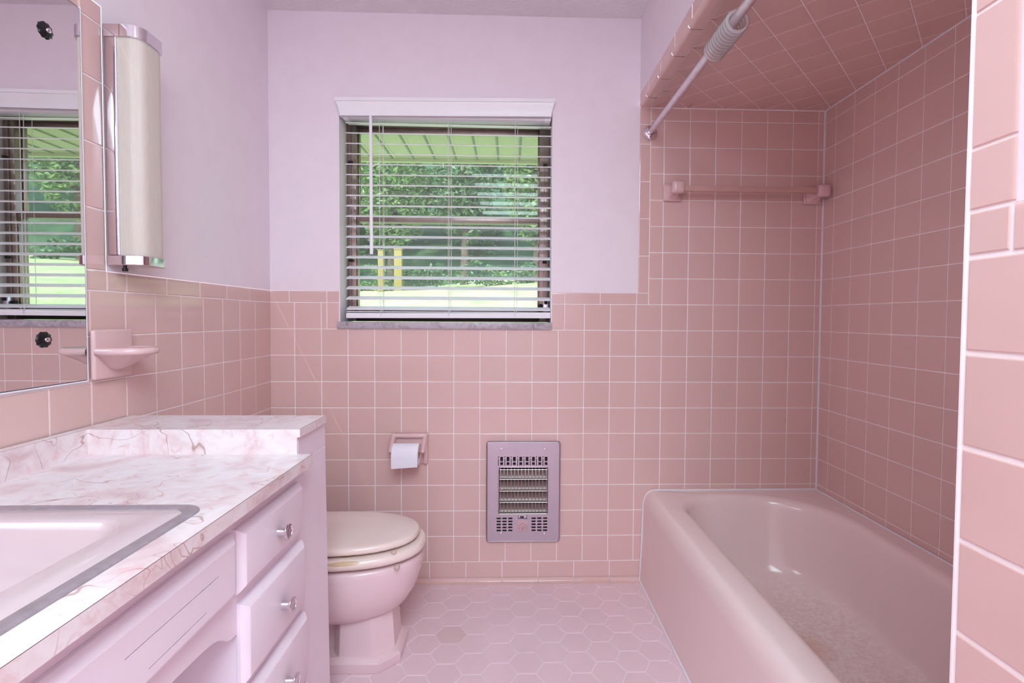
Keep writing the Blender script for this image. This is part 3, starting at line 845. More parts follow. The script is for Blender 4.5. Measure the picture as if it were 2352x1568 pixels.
# sink
sk = thing('drop_in_sink', 'pale pink drop in sink with grey steel rim in the countertop', 'sink', (0.28, -1.52, 0.803))
def rrect(x0, x1, y0, y1, r, z, n=6):
    pts = []
    for cx, cy, a in ((x1 - r, y1 - r, 0), (x0 + r, y1 - r, 1), (x0 + r, y0 + r, 2), (x1 - r, y0 + r, 3)):
        for k in range(n + 1):
            t = (a + k / n) * pi / 2; pts.append((cx + r * math.cos(t), cy + r * math.sin(t), z))
    return pts
def off(o, r, z): return rrect(SX_[0] + o, SX_[1] - o, SX_[2] + o, SX_[3] - o, r, z)
mb = MB()
mb.loft([off(0.0, 0.036, ZC + 0.0003), off(0.001, 0.036, ZC + 0.0022), off(0.010, 0.030, ZC + 0.0034), off(0.021, 0.020, ZC + 0.0026), off(0.0225, 0.019, ZC + 0.0012)], M['steel_ring'], True)
mb.build('steel_rim', sk, 60)
mb = MB()
o2 = 0.0225
bx0, bx1, by0, by1 = SX_[0] + 0.060, SX_[1] - 0.080, SX_[2] + 0.075, SX_[3] - 0.066
mb.loft([off(o2, 0.019, ZC + 0.0008), off(o2 + 0.003, 0.018, ZC + 0.0030),
         rrect(bx0 - 0.006, bx1 + 0.006, by0 - 0.006, by1 + 0.006, 0.050, ZC + 0.0025), rrect(bx0, bx1, by0, by1, 0.046, ZC - 0.001), rrect(bx0 + 0.006, bx1 - 0.006, by0 + 0.006, by1 - 0.006, 0.044, ZC - 0.012),
         rrect(bx0 + 0.016, bx1 - 0.018, by0 + 0.02, by1 - 0.02, 0.05, ZC - 0.07), rrect(bx0 + 0.03, bx1 - 0.04, by0 + 0.04, by1 - 0.045, 0.06, ZC - 0.125), rrect(bx0 + 0.07, bx1 - 0.09, by0 + 0.10, by1 - 0.11, 0.06, ZC - 0.150)], M['basin'], True, False, True)
mb.build('basin', sk, 60)

# ------------------------------------------------------------------ toilet (faces +x)
to = thing('toilet', 'pink toilet with closed beige seat lid behind the vanity', 'toilet', (0.42, -0.43, 0))
YT = -0.430
def egg(xb, xt, hw, z, n=40, sq=2.25):
    xc = xb + (xt - xb) * 0.42; pts = []
    for k in range(n):
        t = 2 * pi * k / n; c, s_ = math.cos(t), math.sin(t)
        a = (xt - xc) if c > 0 else (xc - xb)
        p_ = sq if c > 0 else 2.6
        pts.append((xc + a * math.copysign(abs(c) ** (2 / p_), c), YT + hw * math.copysign(abs(s_) ** (2 / p_), s_), z))
    return pts
def chrect(x0, x1, hw, c, z, rb=0.02, cx=None):
    cx = cx or c * 1.08
    return [(x1, YT - hw + c, z), (x1, YT + hw - c, z), (x1 - cx, YT + hw, z), (x0 + rb, YT + hw, z), (x0, YT + hw - rb, z), (x0, YT - hw + rb, z), (x0 + rb, YT - hw, z), (x1 - cx, YT - hw, z)]
mb = MB()
mb.loft([egg(0.30, 0.50, 0.05, 0.146), egg(0.24, 0.572, 0.090, 0.149), egg(0.20, 0.616, 0.124, 0.162), egg(0.19, 0.650, 0.146, 0.190), egg(0.185, 0.677, 0.160, 0.235), egg(0.182, 0.693, 0.168, 0.285), egg(0.18, 0.700, 0.1705, 0.320), egg(0.18, 0.699, 0.170, 0.334), egg(0.182, 0.694, 0.166, 0.3405), egg(0.21, 0.66, 0.14, 0.342)], M['toilet'], True, True, True)
mb.build('bowl', to, 60)
mb = MB()
mb.loft([chrect(0.12, 0.634, 0.113, 0.052, 0.001), chrect(0.12, 0.636, 0.115, 0.052, 0.010), chrect(0.12, 0.636, 0.115, 0.052, 0.030), chrect(0.122, 0.630, 0.110, 0.050, 0.038), chrect(0.40, 0.617, 0.100, 0.050, 0.046, 0.02, 0.064)], M['toilet'], True, True, True)
mb.loft([chrect(0.430, 0.617, 0.100, 0.050, 0.045, 0.02, 0.064), chrect(0.432, 0.614, 0.098, 0.049, 0.056, 0.02, 0.063), chrect(0.435, 0.604, 0.092, 0.046, 0.20, 0.02, 0.058)], M['toilet'], True, False, True)
mb.loft([chrect(0.13, 0.46, 0.055, 0.02, 0.03), chrect(0.13, 0.46, 0.055, 0.02, 0.24)], M['toilet'], True, False, True)
mb.build('pedestal', to, 28)
def ring_part(xb, xt, hw, z0, z1, hole):
    h = (z1 - z0) / 2; zc_ = (z0 + z1) / 2; rings = []
    for k in range(0, 9):
        t = -pi / 2 + k / 8 * pi
        rings.append(egg(xb + h * (1 - math.cos(t)), xt - h * (1 - math.cos(t)), hw - h * (1 - math.cos(t)), zc_ + h * math.sin(t)))
    if hole:
        inn = [egg(xb + 0.07, xt - 0.07, hw - 0.06, z) for z in (z1 - 0.004, z0 + 0.004)]
        rings = rings + inn + [rings[0]]
    return rings
mb = MB(); mb.loft(ring_part(0.20, 0.708, 0.1775, 0.3515, 0.3850, True), M['seat'], True); st_ = mb.build('seat', to, 60)
mb = MB(); rg = ring_part(0.185, 0.686, 0.1600, 0.3905, 0.4150, False)
rg += [egg(0.215, 0.655, 0.134, 0.4165), egg(0.27, 0.60, 0.09, 0.4175)]
mb.loft(rg, M['seat'], True, True, True); ld = mb.build('lid', to, 60)
for (x, y, z) in ((0.628, YT - 0.117, 0.3885), (0.628, YT + 0.117, 0.3885), (0.30, YT - 0.12, 0.3885), (0.30, YT + 0.12, 0.3885)):
    mb = MB(); mb.lathe([(0.007, -0.0045), (0.0085, -0.002), (0.0085, 0.002), (0.007, 0.0045)], (x, y, z), (0, 0, 1), M['bumper'], 14); o = mb.build('bumper', None); adopt(o, ld)
for (x, y) in ((0.640, YT - 0.128), (0.640, YT + 0.128), (0.28, YT - 0.14), (0.28, YT + 0.14)):
    mb = MB(); mb.lathe([(0.007, -0.0055), (0.0085, -0.002), (0.0085, 0.003), (0.007, 0.0055)], (x, y, 0.347), (0, 0, 1), M['bumper'], 14); o = mb.build('bumper', None); adopt(o, st_)
mb = MB(); mb.box(0.012, 0.185, YT - 0.22, YT + 0.22, 0.3450, 0.690, M['toilet'], 0.02, 3); tk = mb.build('tank', to, 50)
mb = MB(); mb.box(0.008, 0.195, YT - 0.228, YT + 0.228, 0.691, 0.725, M['toilet'], 0.012, 3); o = mb.build('tank_lid', None, 50); adopt(o, tk)

# ------------------------------------------------------------------ toilet paper holder and roll
tp = thing('toilet_paper_holder', 'pink ceramic toilet paper holder set in the tiles above the toilet', 'toilet paper holder', (0.57, -0.005, 0.57))
mb = MB(); CE = M['ceramic']
hx0, hx1, hz0, hz1 = 0.4955, 0.6470, 0.5095, 0.6380
mb.box(hx0, hx1, -0.012, -0.0045, hz0, hz1, CE, 0.005, 3)
mb.box(hx0, hx0 + 0.022, -0.022, -0.006, hz0, hz1, CE, 0.007, 3); mb.box(hx1 - 0.020, hx1, -0.022, -0.006, hz0, hz1, CE, 0.007, 3)
mb.box(hx0, hx1, -0.026, -0.006, hz1 - 0.020, hz1, CE, 0.008, 3)
mb.build('back_plate', tp, 60)
for x in (hx0 + 0.011, hx1 - 0.011):
    mb = MB(); mb.tube([(x, -0.012, 0.630), (x, -0.030, 0.618), (x, -0.058, 0.594), (x, -0.078, 0.576)], [0.011, 0.010, 0.009, 0.0085], CE, 12)
    mb.lathe([(0.0085, 0), (0.006, 0.006), (0.0, 0.008)], (x, -0.077, 0.5785), (0, -0.72, -0.55), CE, 12)
    mb.build('arm', tp, 60)
mb = MB(); mb.tube([(hx0 + 0.013, -0.0735, 0.5782), (hx1 - 0.013, -0.0735, 0.5782)], 0.006, M['card'], 12); mb.build('spindle', tp)
rl = thing('toilet_paper_roll', 'white toilet paper roll hanging on the pink ceramic holder', 'toilet paper', (0.573, -0.078, 0.57))
mb = MB(); xr0, xr1 = 0.5190, 0.6215; yc_, zc_ = -0.0735, 0.5665; rp = 0.0430
n = 40
pr0 = [(yc_ + rp * math.sin(2 * pi * k / n), zc_ + rp * math.cos(2 * pi * k / n)) for k in range(n)]
pr1 = [(yc_ + 0.0205 * math.sin(2 * pi * k / n), zc_ + 0.0205 * math.cos(2 * pi * k / n)) for k in range(n)]
mb.loft([[(xr0, y, z) for y, z in pr1], [(xr0, y, z) for y, z in pr0], [(xr1, y, z) for y, z in pr0], [(xr1, y, z) for y, z in pr1]], M['paper'], True)
# loose sheet coming over the front
sh = [(yc_ - (rp + 0.0012) * math.sin(a), zc_ + (rp + 0.0012) * math.cos(a)) for a in [k / 10 * pi * 0.5 for k in range(11)]]
sh += [(yc_ - rp - 0.0018, zc_ - 0.02), (yc_ - rp - 0.0012, zc_ - 0.038)]
ra = [(xr0 - 0.0005, y, z) for y, z in sh] + [(xr0, yc_ - rp - 0.0005, zc_ - 0.0475)]
rb = [(xr1 + 0.0005, y, z) for y, z in sh] + [(xr1 - 0.001, yc_ - rp - 0.0005, zc_ - 0.0405)]
mb.loft([ra, rb], M['paper'], False); mb.loft([[(x, y - 0.0006, z) for x, y, z in ra], [(x, y - 0.0006, z) for x, y, z in rb]], M['paper'], False, flip=True)
mb.build('paper', rl, 40)
mb = MB()
mb.loft([[(xr0 + .0003, y, z) for y, z in [(yc_ + r_ * math.sin(2 * pi * k / n), zc_ + r_ * math.cos(2 * pi * k / n)) for k in range(n)]] for r_ in (0.0202, 0.0185)] +
        [[(xr1 - .0003, y, z) for y, z in [(yc_ + r_ * math.sin(2 * pi * k / n), zc_ + r_ * math.cos(2 * pi * k / n)) for k in range(n)]] for r_ in (0.0185, 0.0202)], M['card'], True)
mb.build('core', rl, 40)

# ------------------------------------------------------------------ wall heater
ht = thing('wall_heater', 'brushed steel electric wall heater with wire guard set low in the tiled wall', 'heater', (1.045, -0.005, 0.175))
hx0, hx1, hz0, hz1 = 0.8890, 1.2008, 0.1758, 0.6020
mb = MB()
FY = -0.0155
place = lambda u, v, d: (u, FY - d, v)
ox0, ox1, oz0, oz1 = 0.9435, 1.1460, 0.2985, 0.4925      # guard opening
holes = [(ox0, ox1, oz0, oz1)]
for k in range(8):
    cx = 0.9500 + k * 0.0266 + 0.0035
    holes += [(cx - 0.0058, cx + 0.0058, 0.5195, 0.5380), (cx - 0.0058, cx + 0.0058, 0.5035, 0.5150)]
    holes += [(cx - 0.0148, cx - 0.0118, 0.5010, 0.5300), (cx - 0.0153, cx - 0.0113, 0.5355, 0.5395)]
for k in range(3):
    for j in range(5):
        for bx_ in (0.9335, 1.0800):
            a = bx_ + k * 0.0244; z = 0.2235 + j * 0.01275
            holes.append((a, a + 0.0176, z, z + 0.0066))
holes.append((1.0240, 1.0610, 0.2755, 0.2895))
us = [hx0 + 0.006, hx1 - 0.006] + [h for q in holes for h in q[:2]]; vs = [hz0 + 0.006, hz1 - 0.006] + [h for q in holes for h in q[2:]]
def hd(u, v):
    for a, b, c, d in holes:
        if a < u < b and c < v < d: return None
    return 0.0
us = sorted(set(round(u, 6) for u in us)); vs = sorted(set(round(v, 6) for v in vs))
grid_panel(mb, us, vs, hd, place, M['brushed'])
rr_ = lambda o, y: [(x, y, z) for x, z, _ in [(p[0], p[1], 0) for p in rrect(hx0 + o, hx1 - o, hz0 + o, hz1 - o, max(0.013 - o * 0.5, 0.006), 0)]]
mb.loft([rr_(0.0, -0.0042), rr_(0.0, -0.011), rr_(0.0022, -0.0152), rr_(0.0045, -0.0163)], M['brushed'], True)
inner_ = rr_(0.0045, -0.0163)
corner = rrect(hx0 + 0.006, hx1 - 0.006, hz0 + 0.006, hz1 - 0.006, 0.0004, 0)
mb.loft([inner_, [(p[0], FY, p[1]) for p in corner]], M['brushed'], True)
mb.build('face_plate', ht, 40)
mb = MB()   # dark housing and reflectors behind the plate (stands in front of the tile face)
mb.quad((hx0 + 0.02, -0.0050, hz0 + 0.02), (hx1 - 0.02, -0.0050, hz0 + 0.02), (hx1 - 0.02, -0.0050, hz1 - 0.02), (hx0 + 0.02, -0.0050, hz1 - 0.02), M['dark'])
mb.build('housing', ht, 0)
for k in range(4):
    mb = MB(); z0 = oz0 + 0.002 + k * 0.0475
    prof = [(-0.0140, z0 + 0.044), (-0.0075, z0 + 0.040), (-0.0058, z0 + 0.030), (-0.0056, z0 + 0.022), (-0.0066, z0 + 0.012), (-0.0100, z0 + 0.004), (-0.0145, z0)]
    mb.loft([[(ox0 + 0.001, y, z) for y, z in prof], [(ox1 - 0.001, y, z) for y, z in prof]], M['reflector'], False, flip=True); mb.build('reflector', ht, 60)
mb = MB()
for k in range(14):
    x = ox0 + 0.006 + k * (ox1 - ox0 - 0.012) / 13
    mb.tube([(x, -0.0170, oz0 - 0.004), (x, -0.0235, oz0 + 0.006), (x, -0.0250, (oz0 + oz1) / 2), (x, -0.0235, oz1 - 0.006), (x, -0.0165, oz1)], 0.00115, M['wire'], 6)
for z in (oz0 + 0.002, oz0 + 0.050, oz0 + 0.098, oz0 + 0.147, oz1 - 0.006):
    mb.tube([(ox0 + 0.002, -0.0245, z), (ox1 - 0.002, -0.0245, z)], 0.0014, M['wire'], 6)
fr = [(p[0], -0.0172, p[1]) for p in rrect(ox0 - 0.002, ox1 + 0.002, oz0 - 0.004, oz1 + 0.002, 0.008, 0)]
mb.tube(fr, 0.0017, M['wire'], 6, closed=True)
mb.build('wire_guard', ht, 60)
for x, z in ((0.9528, 0.5701), (1.1353, 0.5690), (0.9526, 0.2139), (1.1342, 0.2115), (0.9480, 0.2930), (1.1365, 0.2935)):
    mb = MB(); mb.lathe([(0.0042, 0), (0.0040, 0.0012), (0.0025, 0.0022), (0.0, 0.0024)], (x, FY - 0.0003, z), (0, -1, 0), M['chrome'], 14); mb.build('screw', ht)
mb = MB(); mb.box(1.0195, 1.0665, FY - 0.0016, FY - 0.0004, 0.2225, 0.2700, M['plate_pink'], 0.0004)
for k in range(9):
    a = math.radians(-20 + k * 27.5); cx, cz, rr2 = 1.0430, 0.2400, 0.0165
    x, z = cx + rr2 * math.cos(a), cz + rr2 * math.sin(a)
    mb.box(x - 0.0011, x + 0.0011, FY - 0.0021, FY - 0.0016, z - 0.0011, z + 0.0011, M['dark'])
dp = mb.build('dial_plate', ht, 0)
mb = MB(); mb.lathe([(0.0050, 0), (0.0045, 0.006), (0.0030, 0.008), (0.0, 0.0082)], (1.0430, FY - 0.0018, 0.2400), (0, -1, 0), M['chrome_worn'], 18)
mb.box(1.0422, 1.0438, FY - 0.0102, FY - 0.0088, 0.2335, 0.2400, M['dark']); o = mb.build('dial_knob', None); adopt(o, dp)
mb = MB(); mb.box(1.0255, 1.0595, -0.0125, -0.0095, 0.2765, 0.2885, M['chrome_worn'], 0.002); mb.box(1.032, 1.048, -0.0170, -0.0130, 0.2795, 0.2865, M['dark'], 0.001); mb.build('switch', ht)

# ------------------------------------------------------------------ bathtub
tb = thing('bathtub', 'pink enamel bathtub filling the tiled alcove', 'bathtub', (1.92, -0.76, 0))
TX0, TX1, TY1, TY0, TZ = 1.545, 2.3005, -0.0055, -1.514, 0.390
mb = MB(); N_ = 14
def ringA(x0, x1, y0, y1, r, z, bulge=0.0):
    rb = r if isinstance(r, tuple) else (r, r, r, r)
    pts = []
    for (cx, cy, a, rr2) in ((x1 - rb[0], y1 - rb[0], 0, rb[0]), (x0 + rb[1], y1 - rb[1], 1, rb[1]), (x0 + rb[2], y0 + rb[2], 2, rb[2]), (x1 - rb[3], y0 + rb[3], 3, rb[3])):
        for k in range(N_ + 1):
            t = (a + k / N_) * pi / 2; pts.append((cx + rr2 * math.cos(t), cy + rr2 * math.sin(t), z))
    out = []
    q = N_ + 1
    for c in range(4):
        out += pts[c * q:(c + 1) * q]
        a, b = Vector(pts[(c + 1) * q - 1]), Vector(pts[((c + 1) * q) % (4 * q)])
        out += [tuple(a.lerp(b, k / 13)) for k in range(1, 13)]
    return out
tiny = 0.0008
rings = []
# apron: from the floor up and over the rolled rim
rings.append(ringA(TX0, TX1, TY0, TY1, tiny, 0.0))
rings.append(ringA(TX0, TX1, TY0, TY1, tiny, 0.03))
rings.append(ringA(TX0 + 0.008, TX1, TY0, TY1, tiny, 0.19))
rings.append(ringA(TX0 + 0.010, TX1, TY0, TY1, tiny, 0.325))
for k in range(1, 9):
    t = k / 8 * pi / 2; rings.append(ringA(TX0 + 0.010 + 0.040 * (1 - math.cos(t)), TX1, TY0, TY1, tiny, 0.325 + (TZ - 0.325) * math.sin(t)))
ix0, ix1, iy0, iy1 = 1.668, 2.222, -1.44, -0.072
rad = (0.29, 0.17, 0.15, 0.25)
def inn(o, z, k=1.0, ey=0.0):
    w_ = ix1 - ix0 - 2 * o
    rs = [max(q - o * 0.4, 0.03) for q in rad]
    f_ = min(1.0, 0.94 * w_ / max(rs[0] + rs[1], rs[2] + rs[3]))
    return ringA(ix0 + o, ix1 - o, iy0 + o, iy1 - o - ey, tuple(q * f_ for q in rs), z)
rings.append(inn(-0.024, TZ)); rings.append(inn(-0.016, TZ - 0.0010)); rings.append(inn(-0.008, TZ - 0.0042)); rings.append(inn(-0.001, TZ - 0.0105)); rings.append(inn(0.004, TZ - 0.0200)); rings.append(inn(0.0075, TZ - 0.034)); rings.append(inn(0.011, TZ - 0.06))
rings.append(inn(0.022, 0.25, 1, 0.01)); rings.append(inn(0.034, 0.15, 1, 0.025)); rings.append(inn(0.044, 0.115, 1, 0.035)); rings.append(inn(0.062, 0.090, 1, 0.05)); rings.append(inn(0.088, 0.078, 1, 0.06)); rings.append(inn(0.125, 0.074, 1, 0.06)); rings.append(inn(0.20, 0.072, 1, 0.05))
mb.loft(rings, M['tub'], True, False, True)
mb.build('tub_shell', tb, 85)
mb = MB()
mb.tube([(1.602, -0.0055, TZ + 0.001), (TX1, -0.0055, TZ + 0.002)], 0.0048, M['caulk'], 8)
mb.tube([(TX1 + 0.0005, -0.006, TZ + 0.002), (TX1 + 0.0005, TY0, TZ + 0.002)], 0.0034, M['caulk'], 8)
arc = [(TX0 + 0.010 + 0.040 * (1 - math.cos(k / 8 * pi / 2)), -0.0055, 0.325 + (TZ - 0.325) * math.sin(k / 8 * pi / 2)) for k in range(9)]
mb.tube([(TX0 - 0.001, -0.0055, 0.0), (TX0 + 0.006, -0.0055, 0.19)] + arc + [(1.605, -0.0055, TZ + 0.001)], 0.0036, M['caulk'], 8)
mb.tube([(TX0 - 0.001, -0.006, 0.002), (TX0 - 0.001, TY0, 0.002)], 0.0042, M['caulk'], 8)
mb.build('caulk_bead', tb)

# ------------------------------------------------------------------ shower rod, rings
RX, RZ = 1.563, 1.8895
rod = thing('shower_curtain_rod', 'chrome shower curtain rod crossing the tub alcove opening', 'shower rod', (RX, -0.76, RZ))
mb = MB(); mb.tube([(RX, -0.012, RZ), (RX, YW + 0.010, RZ + 0.001)], 0.0125, M['chrome_worn'], 20); mb.build('tube', rod, 60)
for y, s_ in ((-0.0045, -1), (YW + 0.0045, 1)):
    mb = MB(); mb.lathe([(0.030, 0), (0.030, 0.003), (0.027, 0.009), (0.020, 0.013), (0.0165, 0.015), (0.0160, 0.024), (0.0130, 0.0245)], (RX, y, RZ), (0, s_, 0), M['chrome'], 32, True, False); fl = mb.build('flange', rod, 40)
    for q in range(3):
        a = q * 2 * pi / 3 + 0.5
        mb = MB(); mb.lathe([(0.004, 0), (0.003, 0.002), (0, 0.0025)], (RX + 0.0235 * math.cos(a), y + s_ * 0.0105, RZ + 0.0235 * math.sin(a)), (0, s_, 0), M['chrome'], 10); o = mb.build('screw', None); adopt(o, fl)
yrs = [-0.660 - 0.0142 * k for k in range(11)]
ring0 = None
for k, y in enumerate(yrs):
    if ring0 is None:
        mb = MB(); n = 36; pts = [(0.0265 * math.sin(2 * pi * q / n), 0, 0.0265 * math.cos(2 * pi * q / n)) for q in range(n)]
        mb.tube(pts, 0.0050, M['clear'], 10, closed=True); ring0 = mb.build('curtain_ring', None, 60); o = ring0
    else:
        o = ring0.copy(); C.objects.link(o)
    o.location = (RX + 0.001, y, RZ - 0.0125 - 0.0218 + 0.0254)
    o.location.z = RZ + 0.0125 - 0.0265 + 0.0056
    tag(o, 'clear plastic curtain ring in the tight bunch on the chrome shower rod', 'curtain ring', 'clear curtain rings bunched on the shower rod')

# ------------------------------------------------------------------ towel bar
twb = thing('towel_bar', 'pink ceramic towel bar on the back wall of the tub alcove', 'towel bar', (1.96, -0.03, 1.64))
for (bx0, bx1, bz0, bz1, ex, ez) in ((1.6205, 1.6955, 1.608, 1.6775, 1.6630, 1.6510), (2.2150, 2.2900, 1.602, 1.6715, 2.2630, 1.6450)):
    mb = MB(); cx, cz = (bx0 + bx1) / 2, (bz0 + bz1) / 2
    mb.box(bx0, bx1, -0.0150, -0.0045, bz0, bz1, CE, 0.005, 3)
    sq = lambda c0, c1, h, y: [(p[0], y, p[1]) for p in rrect(c0 - h, c0 + h, c1 - h, c1 + h, h * 0.45, 0, 4)]
    mb.loft([sq(cx, cz, 0.030, -0.0140), sq(cx, cz + .001, 0.024, -0.022), sq((cx + ex) / 2, (cz + ez) / 2, 0.0190, -0.036), sq(ex, ez, 0.0215, -0.050), sq(ex, ez, 0.0245, -0.057), sq(ex, ez, 0.0250, -0.074), sq(ex, ez, 0.0215, -0.0815), sq(ex, ez, 0.0140, -0.085)], CE, True, True, True, flip=True)
    mb.build('post', twb, 50)
mb = MB(); mb.box(1.672, 2.256, -0.0740, -0.0550, 1.6355, 1.6575, M['towel_bar'], 0.0025, 2)
mb.build('bar', twb)

# ------------------------------------------------------------------ outdoors
mb = MB()
prof = [(0.17, -0.55), (1.5, -0.3), (3.0, 0.25), (4.5, 0.85), (6.0, 1.28), (8.0, 1.58), (10.0, 1.80), (12.0, 1.99), (13.5, 2.20)]
xs = [-16 + 1.0 * k for k in range(43)]
rings = [[(x, y, z + 0.04 * math.sin(x * 1.3 + y) + (0.055 * x if y > 3 else 0)) for x in xs] for y, z in prof]
mb.loft(rings, M['lawn'], False); struct(mb.build('lawn', smooth=60))
mb = MB()
prof = [(13.5, 2.20), (15, 3.0), (18, 5.0), (22, 8.5), (27, 13.0)]
rings = [[(x, y, z + 0.15 * math.sin(x * 1.3 + y) + 0.055 * x) for x in xs] for y, z in prof]
mb.loft(rings, M['under'], False); struct(mb.build('hillside_ground', smooth=60))
# porch soffit
mb = MB(); SZ = 2.185; SY1 = 1.33
mb.quad((-4, D, SZ), (-4, SY1, SZ), (0.41, SY1, SZ), (0.41, D, SZ), M['soffit'])
mb.quad((0.41, D, SZ), (0.41, SY1, SZ), (1.05, SY1, SZ), (1.05, D, SZ), M['perf'])
mb.quad((1.05, D, SZ), (1.05, SY1, SZ), (9, SY1, SZ), (9, D, SZ), M['soffit'])
k = 0
x = 0.051 - 0.1417 * 20
while x < 8:
    if not (1.2 < x < 1.5):
        mb.box(x - 0.006, x + 0.006, D, SY1 - 0.004, SZ - 0.006, SZ + 0.001, M['soffit_rib'], 0.0)
        mb.box(x + 0.008, x + 0.024, D, SY1 - 0.004, SZ - 0.003, SZ + 0.001, M['soffit'], 0.0)
    x += 0.1417
mb.box(-4, 9, SY1, SY1 + 0.03, SZ - 0.022, SZ + 0.18, M['soffit'], 0.002)
mb.quad((-4, D, SZ + 0.17), (9, D, SZ + 0.17), (9, SY1, SZ + 0.17), (-4, SY1, SZ + 0.17), M['soffit'])
struct(mb.build('ceiling_porch', smooth=0))

def leaves(mb, n, c, rad, size, m, shell=0.55):
    cl = [(Vector((random.gauss(0, 1), random.gauss(0, 1), random.gauss(0, 1))).normalized() * random.uniform(shell, 1.0)) for _ in range(max(6, n // 40))]
    for i in range(n):
        k = random.choice(cl); p = Vector((k.x * rad[0], k.y * rad[1], k.z * rad[2])) + Vector((random.gauss(0, 0.16) * rad[0], random.gauss(0, 0.16) * rad[1], random.gauss(0, 0.10) * rad[2])) + Vector(c)
        rel = Vector(((p.x - c[0]) / rad[0], (p.y - c[1]) / rad[1], (p.z - c[2]) / rad[2])); ln = rel.length
        if ln > 1.0: rel = rel / ln * random.uniform(0.8, 1.0); p = Vector((c[0] + rel.x * rad[0], c[1] + rel.y * rad[1], c[2] + rel.z * rad[2]))
        d = Vector((random.gauss(0, 1), random.gauss(0, 1), random.gauss(-0.3, 0.6))).normalized(); q = d.orthogonal().normalized()
        q.rotate(Matrix.Rotation(random.uniform(-0.9, 0.9), 3, d)); sz = size * random.uniform(0.6, 1.3)
        mb.add([p - d * sz, p + q * sz * 0.45, p + d * sz, p - q * sz * 0.45], [(0, 1, 2, 3)], m)
def gz(x, y):
    pf = [(0.17, -0.55), (1.5, -0.3), (3.0, 0.25), (4.5, 0.85), (6.0, 1.28), (8.0, 1.58), (10.0, 1.80), (12.0, 1.99), (13.5, 2.20), (15, 3.0), (18, 5.0), (22, 8.5)]
    for (a, za), (b, zb) in zip(pf, pf[1:]):
        if a <= y <= b: return za + (zb - za) * (y - a) / (b - a) + 0.055 * x
    return 2.5
def tree(x, y, h, r, label, m, n):
    z = gz(x, y); t = thing('tree', label, 'tree', (x, y, z), 'trees at the far edge of the lawn')
    mb = MB(); mb.tube([(x, y, z - 0.1), (x + 0.05, y, z + h * 0.3), (x - 0.05, y + 0.05, z + h * 0.75)], [0.13, 0.10, 0.05], M['bark'], 10)
    for a in range(4):
        an = a * 1.7; mb.tube([(x, y, z + h * (0.3 + 0.1 * a)), (x + 0.5 * r * math.cos(an), y + 0.5 * r * math.sin(an), z + h * (0.5 + 0.1 * a))], [0.05, 0.015], M['bark'], 6)
    mb.build('trunk', t, 60)
    mb = MB(); leaves(mb, n, (x, y, z + h * 0.60), (r, r, h * 0.42), 0.085, m); mb.build('crown', t, 0)
LT = 'leafy green tree beyond the lawn'
for (x, y, h, r, lab, m, n) in (
    (-4.7, 12.9, 5.6, 0.98, LT + ' at the left end of the glass', 'leaf', 6000),
    (-2.55, 12.9, 5.2, 1.02, LT + ' above the pair of yellow posts', 'leaf', 7000),
    (-0.4, 13.0, 6.2, 1.0, LT + ' just left of the middle blind cords', 'leaf2', 7000),
    (1.75, 12.8, 5.4, 1.0, LT + ' at the right end of the glass', 'leaf', 6000),
    (3.95, 12.9, 6.0, 1.0, 'green leafy tree hidden beyond the right window jamb', 'leaf2', 2500),
    (6.3, 12.8, 5.6, 1.15, 'green leafy tree seen only in the mirror through the reflected blind', 'leaf', 4000),
    (8.8, 12.6, 5.6, 1.15, 'tall leafy tree seen in the mirror at the middle of the reflected window', 'leaf2', 4000),
    (11.3, 12.7, 5.6, 1.15, 'leafy tree seen in the mirror at the far side of the reflected window', 'leaf', 4000)):
    tree(x, y, h, r, lab, M[m], n)
mb = MB()
for k in range(34):
    x = -8 + k * 0.72 + random.uniform(-.3, .3); y = random.uniform(15.2, 16.8)
    leaves(mb, 1100, (x, y, gz(x, y) + random.uniform(0.8, 3.6)), (1.3, 0.8, 1.3), 0.11, M[random.choice(['leaf', 'leaf2'])], 0.3)
for k in range(30):
    x = -6 + k * 0.68 + random.uniform(-.2, .2); y = random.uniform(11.75, 11.95)
    leaves(mb, 420, (x, y, gz(x, y) + random.uniform(0.15, 0.45)), (0.7, 0.25, 0.45), 0.06, M[random.choice(['leaf', 'leaf2'])], 0.3)
o = mb.build('woodland_undergrowth', smooth=0); o['kind'] = 'stuff'; tag(o, 'dense green woodland foliage filling the view behind the lawn trees', 'foliage')
for x, w_, h, lab in ((-1.905, 0.20, 1.12, 'wider yellow post at the lawn edge seen through the lower sash'), (-2.345, 0.14, 1.12, 'narrow yellow post at the lawn edge left of the wider one')):
    z = gz(x, 11.0) - 0.06
    mb = MB(); mb.box(x - w_ / 2, x + w_ / 2, 10.93, 11.07, z, z + h, M['yellow'], 0.01); mb.box(x - w_ / 2 - .01, x + w_ / 2 + .01, 10.92, 11.08, z + h, z + h + 0.03, M['yellow'], 0.008)
    tag(mb.build('yellow_post', origin=(x, 11.0, z)), lab, 'post')

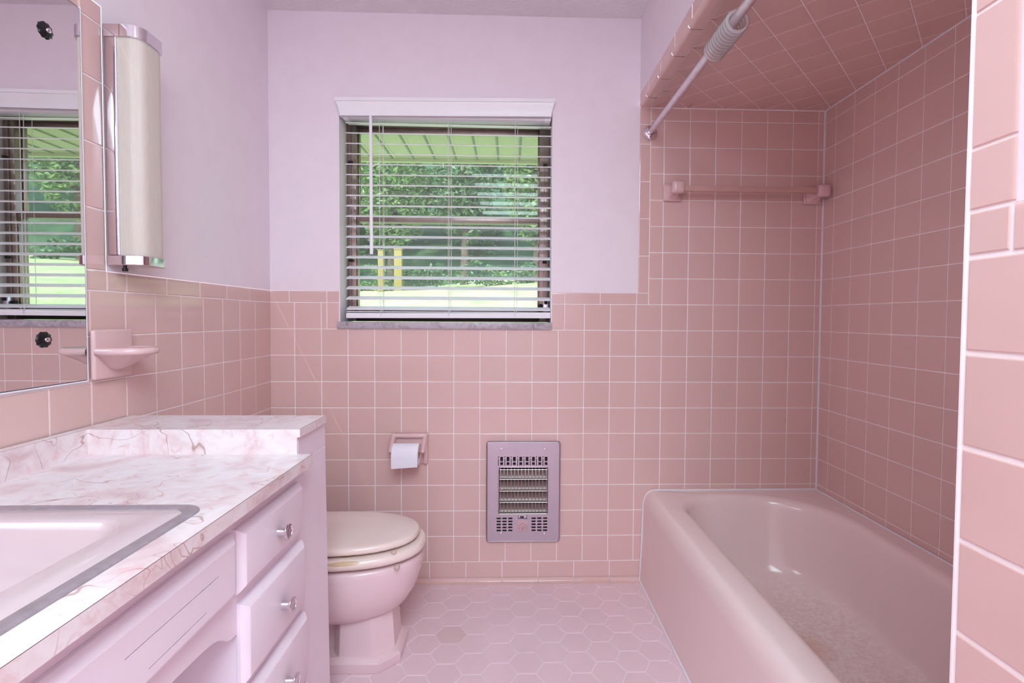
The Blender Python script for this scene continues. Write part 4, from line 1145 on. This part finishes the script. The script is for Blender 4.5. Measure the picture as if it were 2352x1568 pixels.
# ------------------------------------------------------------------ lights
def area(name, loc, rot, sx, sy, power, col):
    l = bpy.data.lights.new(name, 'AREA'); l.shape = 'RECTANGLE'; l.size = sx; l.size_y = sy; l.energy = power; l.color = col
    o = bpy.data.objects.new(name, l); C.objects.link(o); o.location = loc; o.rotation_euler = rot; return o
area('ceiling_flash_bounce', (1.08, -2.80, CEIL - 0.02), (0, 0, 0), 0.84, 1.8, 57, (0.72, 0.95, 1.02))  # unseen area light standing in for flash bounced off the ceiling
sun = bpy.data.lights.new('sun', 'SUN'); sun.energy = 4.2; sun.angle = 0.009; sun.color = (1.0, 0.95, 0.86)
so = bpy.data.objects.new('sun', sun); C.objects.link(so); so.rotation_euler = (math.radians(38), math.radians(-26), 0)
wd = bpy.data.worlds.new('World'); S.world = wd; wd.use_nodes = True
nt = wd.node_tree; nt.nodes.clear()
sky = nt.nodes.new('ShaderNodeTexSky'); sky.sky_type = 'NISHITA'; sky.sun_disc = False; sky.sun_elevation = math.radians(55); sky.sun_rotation = math.radians(200)
bg = nt.nodes.new('ShaderNodeBackground'); bg.inputs[1].default_value = 0.8
wo = nt.nodes.new('ShaderNodeOutputWorld'); nt.links.new(sky.outputs[0], bg.inputs[0]); nt.links.new(bg.outputs[0], wo.inputs[0])

# ------------------------------------------------------------------ camera
cd = bpy.data.cameras.new('camera'); cam = bpy.data.objects.new('camera', cd); C.objects.link(cam); S.camera = cam
cd.sensor_width = 36; cd.lens = 1152.3694 / 2352 * 36
cd.shift_x = -30.6938 / 2352; cd.shift_y = -17.2993 / 2352
Rv = Vector((0.99952262, -0.03030552, 0.00600863)); Uv = Vector((-0.00504671, 0.03171825, 0.99948411)); Fv = Vector((0.03048047, 0.9990373, -0.03155016))
m3 = Matrix((Rv, Uv, -Fv)).transposed()
cam.matrix_world = Matrix.Translation((0.9860, -2.0967, 1.1180)) @ m3.to_4x4()
cd.clip_start = 0.02

S.view_settings.view_transform = 'Standard'; S.view_settings.look = 'None'; S.view_settings.gamma = 1.0
S.view_settings.use_curve_mapping = False; S.view_settings.exposure = 0.0
cy = S.cycles
cy.max_bounces = 9; cy.diffuse_bounces = 6; cy.glossy_bounces = 4; cy.transmission_bounces = 8; cy.transparent_max_bounces = 12
cy.caustics_reflective = False; cy.caustics_refractive = False; cy.sample_clamp_indirect = 8.0
cy.use_denoising = True
